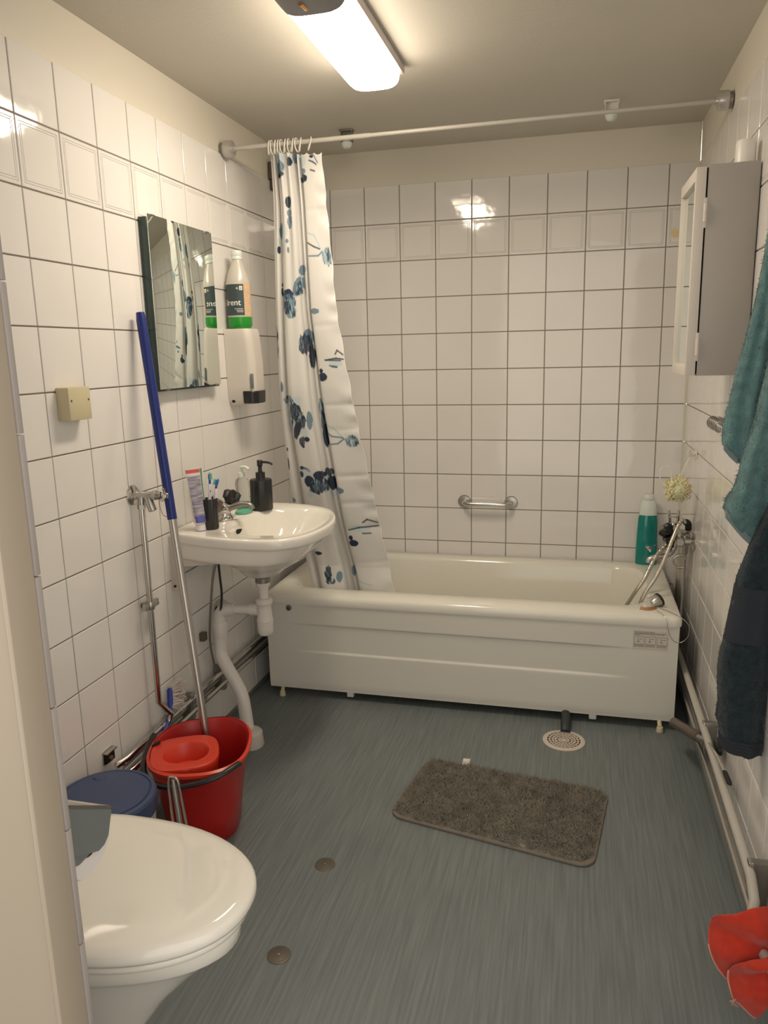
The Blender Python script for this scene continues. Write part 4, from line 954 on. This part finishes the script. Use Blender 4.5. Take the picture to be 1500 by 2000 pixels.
# ---------------------------------------------------------------- grab bar
t = thing('grab_bar', 'short chrome grab bar on the back wall above the tub', 'grab bar', (.845, 0, .65))
MB().tube([(.742, -.006, .652), (.744, -.028, .651), (.757, -.043, .650), (.78, -.048, .649), (.91, -.048, .649), (.932, -.043, .650), (.945, -.028, .651), (.947, -.006, .652)], .0108, 18, smooth=5).build('bar', M['chrome'], t)
for x in (.742, .947):
    rg = [[(x+r*math.cos(2*PI*k/32), -d, .652+r*math.sin(2*PI*k/32)) for k in range(32)] for r, d in ((.029, 0), (.029, .004), (.0255, .008), (.014, .0095))]
    MB().loft(rg).build('rosette', M['steel'], t)
o = MB().loft([[(1.545, -.0002, 1.738), (1.563, -.0002, 1.752), (1.580, -.0002, 1.738), (1.578, -.0002, 1.722), (1.560, -.0002, 1.716)], [(1.545, -.0012, 1.738), (1.563, -.0012, 1.752), (1.580, -.0012, 1.738), (1.578, -.0012, 1.722), (1.560, -.0012, 1.716)]]).build('wall_sticker', M['yellowsticker'], loc=(1.563, 0, 1.735))
tag(o, 'small yellow sticker on the back wall tiles beside the mirror cabinet', 'sticker')

# ---------------------------------------------------------------- mirror cabinet
t = thing('mirror_cabinet', 'grey metal mirror cabinet with half open door on the right wall', 'cabinet', (W, -.99, 1.226))
cx0, cy0, cy1, cz0, cz1 = 1.517, -1.128, -.86, 1.226, 1.744
mb = MB().box((cx0, cy0, cz0), (W-.004, cy0+.004, cz1), .0008).box((cx0, cy1-.004, cz0), (W-.004, cy1, cz1), .0008).box((cx0, cy0+.004, cz0), (W-.004, cy1-.004, cz0+.004)).box((cx0, cy0+.004, cz1-.004), (W-.004, cy1-.004, cz1)).box((W-.006, cy0+.004, cz0+.004), (W-.002, cy1-.004, cz1-.004))
mb.build('body', M['cabinet'], t)
for z in (1.38, 1.55): MB().box((cx0+.006, cy0+.005, z), (W-.007, cy1-.005, z+.005)).build('shelf', M['cabwhite'], t)
MB().box((cx0-.005, cy0+.010, cz0+.006), (cx0+.002, cy0+.020, cz1-.006)).build('hinge_gap_shade', M['dark'], t)  # solid black strip standing in for the shade between body and door
# door: a frame round a mirror pane, hinged on the near side and standing slightly off the body
hp_ = Vector((1.489, -1.130, 0)); rot = Matrix.Rotation(math.radians(1.0), 3, 'Z')
dz0, dz1, dl = 1.227, 1.739, .262
def dbox(mb, x0, x1, y0, y1, z0, z1, bev=.001):
    c = Vector(((x0+x1)/2, (y0+y1)/2, 0)); c = rot @ c+Vector((hp_.x, hp_.y, 0)); h = Vector(((x1-x0)/2, (y1-y0)/2, 0))
    mb.box((c.x-h.x, c.y-h.y, z0), (c.x+h.x, c.y+h.y, z1), bev, rot=rot.copy()); return mb
fr = MB()
dbox(fr, 0, .024, 0, .020, dz0, dz1); dbox(fr, 0, .024, dl-.012, dl, dz0, dz1)
dbox(fr, 0, .024, .020, dl-.012, dz0, dz0+.028); dbox(fr, 0, .024, .020, dl-.012, dz1-.030, dz1)
door = fr.build('door', M['cabwhite'], t)
dbox(MB(), .009, .012, .018, dl-.01, dz0+.02, dz1-.02, 0).build('mirror_pane', M['mirror'], door)
for z in (1.30, 1.63):
    MB().cyl((1.514, -1.131, z-.022), (1.514, -1.131, z+.022), .0045, n=12).box((1.509, -1.130, z-.036), (1.518, -1.124, z+.036), .001).build('hinge', M['cabwhite'], door)
t = thing('plastic_cup', 'white plastic cup standing upside down on top of the mirror cabinet', 'cup', (1.607, -1.085, cz1))
MB().lathe((1.607, -1.085, cz1), [(.023, 0), (.0245, .002), (.0235, .052), (.0215, .0575), (.001, .058)], 40, cap0=False).build('cup_body', M['whiteplastic'], t)

# ---------------------------------------------------------------- small hook strip
t = thing('hook_strip', 'small chrome hook strip with curled loops on the right wall below the cabinet', 'hook rack', (W, -.86, 1.078))
MB().box((W-.004, -.945, 1.066), (W, -.775, 1.090), .001).build('back_strip', M['oldmetal'], t)
for i in range(5):
    y = -.79-i*.032; pts = [(W-.004, y, 1.084), (W-.020, y, 1.090), (W-.032, y, 1.084), (W-.036, y, 1.072), (W-.030, y, 1.060), (W-.018, y, 1.058), (W-.014, y, 1.066)]
    MB().tube(pts, .0034, 8, smooth=4).build('curled_hook', M['chrome'], t)

# ---------------------------------------------------------------- hook and bath puff
t = thing('wall_hook', 'small white plastic hook on the right wall holding the bath puff', 'hook', (W, -.36, .92))
MB().box((W-.005, -.385, .905), (W, -.335, .935), .002).tube([(W-.004, -.372, .925), (W-.018, -.376, .918), (W-.026, -.380, .925), (W-.028, -.384, .938)], .0048, 10, smooth=4).tube([(W-.004, -.347, .922), (W-.018, -.346, .912), (W-.025, -.345, .918), (W-.026, -.345, .930)], .0048, 10, smooth=4).build('hook_body', M['whiteplastic'], t)
t = thing('bath_puff', 'pale yellow net bath puff hanging from the white hook', 'bath puff', (1.572, -.46, .81))
pc = Vector((1.570, -.465, .806)); mb = MB()
for i in range(420):
    d = Vector((random.gauss(0, 1), random.gauss(0, 1), random.gauss(0, 1))).normalized(); rr = random.uniform(.018, .043)
    c = pc+Vector((d.x*rr, d.y*rr, d.z*rr*1.02)); tx = d.cross(Vector((random.random(), random.random(), random.random()))).normalized(); ax = (d+tx*.6).normalized(); tt = ax.cross(tx).normalized()
    R1 = random.uniform(.007, .013); R2 = R1*random.uniform(.5, 1); wv = random.uniform(.002, .005); vs = []; nn = 14; ph = random.random()*6
    for k in range(nn):
        a = 2*PI*k/nn; rip = 1+.22*math.sin(3*a+ph); p = c+(d*math.cos(a)*R1+tt*math.sin(a)*R2)*rip
        out_ = (tx+.6*d*math.sin(4*a+ph)).normalized(); vs += [p-out_*wv*.5, p+out_*wv*.5]
    mb.add(vs, [(2*k, 2*((k+1) % nn), 2*((k+1) % nn)+1, 2*k+1) for k in range(nn)])
mb.lathe((pc.x, pc.y, pc.z), [(.001, -.034), (.020, -.030), (.033, -.014), (.036, 0), (.033, .014), (.020, .030), (.001, .034)], 16)
mb.build('net', M['puff'], t, angle=180)
MB().tube([(W-.022, -.378, .918), (1.600, -.410, .885), (1.580, -.45, .845)], .0012, 6).tube([(W-.020, -.374, .918), (1.596, -.405, .882), (1.574, -.455, .840)], .0012, 6).build('string', M['lettering'], t)
pts = [(1.540, -.475, .80), (1.515, -.48, .83), (1.505, -.48, .86), (1.512, -.475, .885), (1.530, -.47, .888), (1.545, -.465, .865), (1.548, -.465, .83)]
MB().tube(pts, .0016, 6, smooth=4).build('thread_loop', M['lettering'], t)

# ---------------------------------------------------------------- shower gel bottle
t = thing('shower_gel', 'tall teal shower gel bottle with pale cap on the tub corner', 'bottle', (1.512, -.050, .415))
gx, gy, gz = 1.512, -.050, .4148
gp = [(.001, 0), (.040, 0), (.0425, .004), (.0425, .06), (.0405, .14), (.0375, .195), (.034, .210)]
MB().lathe((gx, gy, gz), gp, 48, sy=.52, cap1=False).build('bottle_body', M['tealsoap'], t, angle=50)
MB().lathe((gx, gy, gz), [(.034, .2095), (.0345, .212), (.033, .240), (.0285, .262), (.021, .276)], 48, sy=.55, cap0=False).lathe((gx, gy, gz), [(.0215, .274), (.0225, .276), (.0215, .290), (.018, .295), (.001, .2965)], 36, sy=.7, cap0=False).build('cap', M['softcap'], t, angle=50)
def gpatch(x0, x1, z0, z1, off, nm, m_, par, lab=None):
    def fn(i, j):
        x = x0+(x1-x0)*i; z = z0+(z1-z0)*j; r = np.interp(z, [q[1] for q in gp[2:]], [q[0] for q in gp[2:]])
        return (gx+x, gy-.52*math.sqrt(max(0, r*r-x*x))-off, gz+z)
    return MB().grid(fn, 12, 12).build(nm, m_, par, label=lab)
gl = gpatch(-.004, .036, .090, .190, .0006, 'label', M['tealdark'], t, 'dark green label panel')
def ondir(pts, off): return [(gx+x, gy-.52*math.sqrt(max(0, .0418**2-x*x))-off, gz+z) for x, z in pts]
MB().add(ondir([(-.006, .080), (.010, .080), (.013, .068), (.030, .086), (.036, .087), (.014, .055)], .0010), [(0, 2, 5), (0, 1, 2), (2, 3, 4), (2, 4, 5)]).build('v_mark', M['lettering'], t, label='white V shaped mark')
MB().add(ondir([(-.001, .077), (.019, .077), (.013, .066)], .0016), [(0, 1, 2)]).build('v_mark', M['tube_red'], t, label='red centre of the mark')
mb = MB()
for k in range(9):
    x = .001
    while x < .031: d = random.uniform(.002, .005); mb.add(ondir([(x, .10+k*.009), (x+d, .10+k*.009), (x+d, .1015+k*.009), (x, .1015+k*.009)], .0013), [(0, 1, 2, 3)]); x += d+.001
mb.build('small_print', M['tealsoap'], gl)

# ---------------------------------------------------------------- bath mixer with hose and hand shower
t = thing('bath_mixer', 'chrome bath mixer with black knobs on the right wall at the tub end', 'tap', (W, -.37, .61))
mb = MB()
for y in (-.445, -.295):
    rg = [[(W-d, y+r*math.cos(2*PI*k/28), .612+r*math.sin(2*PI*k/28)) for k in range(28)] for r, d in ((.030, 0), (.030, .004), (.022, .010), (.012, .014), (.012, .045))]
    mb.loft(rg)
mb.tube([(1.590, -.465, .612), (1.590, -.455, .612), (1.590, -.285, .612), (1.590, -.275, .612)], [.012, .018, .018, .012], 20).cyl((1.592, -.37, .612), (1.560, -.37, .606), .016, n=18).build('mixer_body', M['steel'], t)
for a, b in (((1.566, -.395, .628), (1.533, -.398, .650)), ((1.572, -.395, .604), (1.546, -.402, .592))):
    k = MB(); star(a, b, .023, k, 4); kb = k.build('knob', M['blackplastic'], t)
    v = Vector(b)+(Vector(b)-Vector(a)).normalized()*.001; v2 = Vector(b)-(Vector(b)-Vector(a)).normalized()*.006
    MB().cyl(v2, v, .007, n=14).build('index_plate', M['steel'], kb)
MB().tube([(1.582, -.375, .600), (1.574, -.385, .566), (1.556, -.395, .548), (1.520, -.402, .540), (1.494, -.405, .531), (1.488, -.406, .518)], [.014, .012, .0105, .0098, .0098, .0105], 16, smooth=5).build('spout', M['steel'], t)
pts = []
for k in range(15): a = PI*.15+PI*1.5*k/14; pts.append((1.600+.024*math.cos(a), -.40, .525+.024*math.sin(a)))
MB().tube(pts, .0045, 10).build('wire_hook', M['steel'], t)
t2 = thing('hand_shower', 'hand shower in its cradle above the mixer with a metal hose looping into the tub', 'shower', (1.585, -.38, .66))
MB().tube([(1.570, -.372, .640), (1.572, -.372, .665)], [.022, .016], 16).tube([(1.562, -.372, .660), (1.556, -.372, .700), (1.556, -.372, .712)], [.006, .006, .004], 8).tube([(1.586, -.372, .660), (1.590, -.372, .700), (1.590, -.372, .712)], [.006, .006, .004], 8).box((1.556, -.378, .684), (1.590, -.366, .690)).build('cradle', M['chrome'], t2)
MB().tube([(1.624, -.385, .645), (1.622, -.395, .662), (1.616, -.405, .674), (1.606, -.413, .678)], [.012, .0125, .0115, .0095], 16, smooth=4).build('grip', M['blackplastic'], t2)
hs = [(1.612, -.413, .674), (1.598, -.418, .684), (1.584, -.428, .668), (1.566, -.450, .628), (1.540, -.480, .562), (1.508, -.505, .492), (1.470, -.520, .428), (1.448, -.522, .36), (1.430, -.515, .28), (1.410, -.50, .22), (1.385, -.48, .205), (1.375, -.45, .25), (1.400, -.455, .33), (1.440, -.480, .42), (1.470, -.475, .470), (1.492, -.450, .512), (1.515, -.425, .550), (1.545, -.400, .580), (1.572, -.385, .592)]
P = spline([Vector(p) for p in hs], 14); rs = [.0072+.0007*math.sin(i*2.6) for i in range(len(P))]
MB().tube(P, rs, 12).build('hose', M['hose'], t2)
# vertical pipes beside the tub end
for x, y, lab in ((1.618, -.245, 'first of three vertical pipes in the gap at the tub end, nearest the back wall'), (1.616, -.300, 'middle of three vertical pipes in the gap at the tub end'), (1.618, -.360, 'vertical pipe in the gap at the tub end, nearest the room')):
    o = MB().tube([(x, y, .58), (x, y, .56), (x, y, .20), (x, y-.01, .17)], [.012, .0088, .0088, .0088], 14).cyl((x, y, .545), (x, y, .590), .0135, n=8).build('vertical_pipe', M['steel'], loc=(x, y, .17)); tag(o, lab, 'pipe', 'vertical pipes at the tub end')

# ---------------------------------------------------------------- plug and chain
t = thing('bath_plug', 'rubber rimmed bath plug lying on the front right corner of the tub rim', 'plug', (1.51, -.60, .415))
a = Vector((1.512, -.606, .4385)); d = Vector((-.75, -.45, -.35)).normalized()
MB().tube([a, a+d*.004, a+d*.006, a+d*.022, a+d*.030], [.020, .0225, .018, .0165, .012], 28).build('stopper', M['steel'], t)
MB().tube([a-d*.006, a-d*.004, a+d*.003, a+d*.005], [.018, .0245, .0245, .018], 28).build('rubber_rim', M['blackrubber'], t)
mb = MB()
for i, pts in enumerate((((1.500, -.625, .4175), (1.482, -.635, .4185), (1.462, -.640, .4175), (1.450, -.632, .4170)), ((1.502, -.636, .4175), (1.486, -.652, .4185), (1.466, -.658, .4175), (1.446, -.650, .4165)), ((1.49, -.640, .420), (1.470, -.650, .420), (1.456, -.646, .418)))): mb.tube(pts, .0022, 6, smooth=4)
mb.build('wire_tangle', M['orangecopper'], t, label='tangle of copper coloured wire')
ch = [(1.505, -.628, .4175), (1.530, -.650, .417), (1.562, -.700, .4175), (1.580, -.722, .412), (1.598, -.722, .388), (1.596, -.722, .352), (1.575, -.722, .330), (1.552, -.721, .334), (1.536, -.721, .362), (1.527, -.722, .400), (1.518, -.705, .4175), (1.500, -.66, .4175)]
MB().tube(ch, .0011, 6, smooth=8).build('chain', M['steel'], t)

# ---------------------------------------------------------------- pipes and clamps low on the right wall
pipe_thing('water_pipe', 'upper thick pipe running low along the right wall', [(1.604, -.05, .200), (1.604, -.7, .203), (1.602, -1.4, .206), (1.600, -1.74, .206), (1.596, -1.80, .190), (1.580, -1.845, .172), (1.575, -1.885, .176), (1.592, -1.96, .182), (1.600, -2.1, .185)], .0105, M['rodwhite'])
pipe_thing('water_pipe', 'lower pipe running along the right wall just above the floor', [(1.606, -.05, .128), (1.606, -.7, .130), (1.604, -1.4, .130), (1.602, -2.30, .130)], .0095, M['steel'])
pipe_thing('water_pipe', 'thin pipe at the foot of the right wall', [(1.618, -.05, .066), (1.618, -1.0, .066), (1.618, -2.30, .066)], .0062, M['steel'])
o = MB().box((1.622, -2.40, .0), (W, -.01, .030), .002).build('trim_2', M['floor']); struct(o, 'turned up floor edge along the right wall')
o = MB().box((0, -2.61, .0), (.010, -.01, .012), .002).build('trim_3', M['floor']); struct(o, 'turned up floor edge along the left wall')
clamp(-1.070, .100, .222, .036, 'metal pipe clamp on the right wall close to the tub corner', -1, grp='pipe clamps on the right wall')
clamp(-1.715, .100, .226, .038, 'metal pipe clamp on the right wall just above the red cloth', -1, grp='pipe clamps on the right wall')

# squeegee like tool resting on the pipes
t = thing('floor_scraper', 'brown handled scraper with chrome neck and black tips resting on the right wall pipes', 'scraper', (1.57, -1.0, .13))
p0 = Vector((1.552, -.86, .106)); p1 = Vector((1.590, -1.090, .180))
MB().tube([p0, p0.lerp(p1, .03), p0.lerp(p1, .97), p1], [.014, .0165, .0165, .014], 20).build('handle', M['brownhandle'], t)
dd = (p1-p0).normalized()
MB().cyl(p0-dd*.004, p0+dd*.004, .0168, n=20).build('end_ring', M['chrome'], t)
n1_ = Vector((1.600, -1.165, .208))
MB().tube([p1, p1+dd*.03, n1_], [.0115, .0095, .006], 14).build('neck', M['steel'], t)
MB().tube([n1_, Vector((1.608, -1.28, .224)), Vector((1.613, -1.352, .220))], .0048, 10).tube([n1_+Vector((0, 0, -.02)), Vector((1.606, -1.25, .190)), Vector((1.610, -1.36, .185))], .0035, 8).build('arms', M['chrome'], t)
MB().tube([(1.612, -1.345, .221), (1.614, -1.350, .221), (1.618, -1.392, .216), (1.620, -1.398, .215)], [.004, .0062, .0062, .003], 12).build('tip', M['blackrubber'], t)
mb = MB(); rg = [[(1.624+x, -1.195+.036*math.cos(2*PI*k/24)*s_, .212+.022*math.sin(2*PI*k/24)*s_) for k in range(24)] for x, s_ in ((-.008, .8), (-.006, 1), (.004, 1), (.006, .8))]
mb.loft(rg).build('blade_disc', M['blackplastic'], t)

# ---------------------------------------------------------------- towels
def towel_layer(mb, top, left, bottom, xr, y0, depth, thick, waves, nz=60, nx=34, mi=0, zcut=None):
    """a hanging sheet; left: (z,x) table, bottom: (x,z) table; folds run vertically"""
    lz = [p[0] for p in left][::-1]; lx = [p[1] for p in left][::-1]; bx_ = [p[0] for p in bottom]; bz_ = [p[1] for p in bottom]
    rings = []
    for j in range(nz+1):
        tt = j/nz; F_ = []; B_ = []
        for i in range(nx+1):
            s_ = i/nx; z = top; 
            for _ in range(3):
                xl = np.interp(z, lz, lx); x = xl+(xr-xl)*s_; zb_ = np.interp(x, bx_, bz_); z = top+(zb_-top)*tt
            e = math.sqrt(max(0, 1-(1-min(1, s_/.18))**2)) if s_ < .18 else 1
            wv = sum(a*math.sin(f*s_*2*PI+ph+g_*tt) for a, f, ph, g_ in waves)*(.35+.65*tt)
            nzv = .0025*mnoise.noise(Vector((x*30, y0*9, z*22)))
            y = y0-depth*e*(.6+.4*tt)+wv*e+nzv
            F_.append((x+nzv, y, z)); B_.append((x, y+thick*e+.0006, z))
        rings.append(F_+B_[::-1])
    mb.loft(rings, mi)
    return mb
t = thing('teal_towel', 'teal terry towel hanging on the right wall in front of the cabinet', 'towel', (1.60, -1.50, .87))
left1 = [(1.62, 1.602), (1.50, 1.589), (1.42, 1.580), (1.36, 1.571), (1.237, 1.547), (1.188, 1.538), (1.121, 1.529), (1.09, 1.530), (1.05, 1.534)]
sA = MB(); towel_layer(sA, 1.62, left1, [(1.52, 1.115), (1.532, 1.085), (1.56, 1.052), (1.60, 1.02), (1.64, 1.0)], 1.634, -1.475, .030, .012, [(.008, 1.3, .4, .5), (.003, 3.1, 1, 1)])
left2 = [(1.62, 1.628), (1.36, 1.612), (1.25, 1.600), (1.15, 1.585), (1.06, 1.562), (1.009, 1.550), (.985, 1.540), (.95, 1.534), (.90, 1.536)]
sB = MB(); towel_layer(sB, 1.62, left2, [(1.52, .965), (1.536, .948), (1.57, .905), (1.60, .878), (1.64, .855)], 1.636, -1.518, .032, .012, [(.007, 1.1, 2.2, .6), (.003, 2.7, 0, 1)])
for s_, nm in ((sA, 'back_fold'), (sB, 'front_fold')):
    m2 = MB(); m2.add(s_.v, s_.f); fuzz(m2, s_, 9000, .0055, .0009, .9); m2.build(nm, M['teal'], t, angle=180)
def hem(pts, y, col, par, w_=.014, nm='hem'):
    mb = MB(); P = spline([Vector((x, y, z)) for x, z in pts], 5)
    mb.loft([[ (p.x, p.y-.006, p.z+w_*.5), (p.x, p.y-.009, p.z), (p.x, p.y-.006, p.z-w_*.5), (p.x, p.y+.006, p.z-w_*.5), (p.x, p.y+.006, p.z+w_*.5)] for p in P]); mb.build(nm, col, par)
hem([(1.531, 1.085), (1.545, 1.068), (1.56, 1.054)], -1.500, M['tealhem'], t)
hem([(1.536, .944), (1.553, .923), (1.57, .903), (1.60, .876), (1.625, .862)], -1.546, M['tealhem'], t, .018)
t = thing('navy_towel', 'dark navy terry towel hanging lower on the right wall, in front of the teal towel', 'towel', (1.60, -1.60, .41))
left3 = [(1.06, 1.636), (.97, 1.617), (.919, 1.600), (.885, 1.588), (.809, 1.565), (.756, 1.560), (.70, 1.553), (.672, 1.550), (.635, 1.542), (.598, 1.539), (.56, 1.541), (.512, 1.545), (.474, 1.542), (.455, 1.550), (.41, 1.556)]
sC = MB(); towel_layer(sC, 1.06, left3, [(1.53, .425), (1.556, .414), (1.58, .405), (1.604, .402), (1.64, .408)], 1.6365, -1.555, .046, .030, [(.006, .9, 1, .4), (.003, 2.3, 0, 1)], nz=90)
m2 = MB(); m2.add(sC.v, sC.f); fuzz(m2, sC, 22000, .0052, .0007, .9); m2.build('towel_body', M['navy'], t, angle=180)
# smooth woven band and hem
def band(z0, z1, nm, m_, off):
    mb = MB(); lz = [p[0] for p in left3][::-1]; lx = [p[1] for p in left3][::-1]; rg = []
    for j in range(13):
        z = z0+(z1-z0)*j/12; xl = float(np.interp(z, lz, lx)); F_ = []; B_ = []; tt = (1.06-z)/(.65)
        for i in range(29):
            s_ = i/28; x = xl-.001+(1.6365-xl)*s_; e = math.sqrt(max(0, 1-(1-min(1, s_/.18))**2)) if s_ < .18 else 1
            wv = (.006*math.sin(.9*s_*2*PI+1+.4*tt)+.003*math.sin(2.3*s_*2*PI+tt))*(.35+.65*tt)
            y = -1.555-.046*e*(.6+.4*tt)+wv*e-off+.0010*math.sin(j*2.2); F_.append((x, y, z)); B_.append((x, y+.03*e+2*off+.0006, z))
        rg.append(F_+B_[::-1])
    mb.loft(rg); mb.build(nm, m_, t)
band(.790, .665, 'woven_band', M['navyband'], .004)
band(.440, .408, 'hem', M['navyband'], .004)

# ---------------------------------------------------------------- red cloth on the pipe end
t = thing('red_cloth', 'red microfibre cloth draped over the pipe end in the lower right corner', 'cloth', (1.58, -1.93, .06))
def lobe(name, pts, K, yb, bulge, folds, seed, edge=None):
    PO = spline([Vector((x, dy_, z)) for x, z, dy_ in pts], 6); n_ = len(PO); nr = 26
    def fn(i, j):
        k = round(i*(n_-1)); p = PO[k]; s_ = j**.9; an = math.atan2(p.z-K[1], p.x-K[0])
        x = K[0]+(p.x-K[0])*s_; z = K[1]+(p.z-K[1])*s_
        y = yb+p.y*j-bulge*math.sin(min(1, .12+j*.88)*PI)+folds*math.sin(an*5+seed)*(.25+.75*math.sin(j*PI*.9))*j**.5+.0022*mnoise.noise(Vector((x*45, z*45, seed)))+.0010*math.sin(j*26+k*.3)*(1-j)
        return (x, y, z)
    o = MB().grid(fn, n_, nr).build(name, M['redcloth'], t, angle=180)
    sd = o.modifiers.new('solid', 'SOLIDIFY'); sd.thickness = .0026; sd.offset = 1
    if edge:
        e = [fn(i/(n_-1), 1.0) for i in range(int(edge[0]*n_), int(edge[1]*n_))]
        MB().tube([(x, y-.0012, z) for x, y, z in e], .0024, 6).build('stitched_edge', M['redhem'], o)
    return o
# upper lobe: sweeps left from the pipe end; lower lobe: hangs in front of it down to the tip
lobe('upper_lobe', [(1.640, .262, .02), (1.605, .266, .008), (1.575, .268, 0), (1.560, .267, -.004), (1.540, .257, -.010), (1.522, .247, -.012), (1.504, .238, -.008), (1.497, .226, 0), (1.4945, .210, .006), (1.493, .195, .008), (1.4925, .178, .006), (1.4945, .164, .002), (1.500, .148, -.002), (1.508, .131, -.006), (1.518, .116, -.008), (1.530, .102, -.006), (1.545, .096, 0), (1.565, .105, .006), (1.60, .12, .01)], (1.604, .188), -1.915, .022, .010, .6, (.58, .92))
lobe('lower_lobe', [(1.640, .205, .012), (1.610, .198, -.010), (1.585, .196, -.020), (1.560, .193, -.024), (1.545, .183, -.022), (1.533, .168, -.016), (1.526, .148, -.010), (1.526, .125, -.006), (1.531, .104, -.004), (1.538, .085, -.003), (1.549, .078, -.004), (1.562, .068, -.008), (1.575, .061, -.012), (1.581, .066, -.010), (1.586, .085, .0), (1.592, .118, .006), (1.602, .140, .008), (1.640, .150, .01)], (1.612, .178), -1.940, .020, .009, 2.4, (.36, .72))
lobe('right_lobe', [(1.637, .255, 0), (1.612, .262, -.004), (1.592, .262, -.010), (1.588, .240, -.014), (1.592, .215, -.012), (1.600, .190, -.008), (1.608, .160, -.004), (1.612, .130, 0), (1.620, .100, .004), (1.637, .09, .008)], (1.630, .19), -1.952, .010, .006, 1.2)
fl_ = MB()
for k in range(5): 
    a = Vector((1.541, -1.952, .090)); fl_.tube([a, a+Vector((-.004-.002*k, 0, -.008)), a+Vector((-.008+.004*k, .002, -.018-.002*(k % 2)))], .0005, 4)
fl_.build('loose_threads', M['redhem'], t)
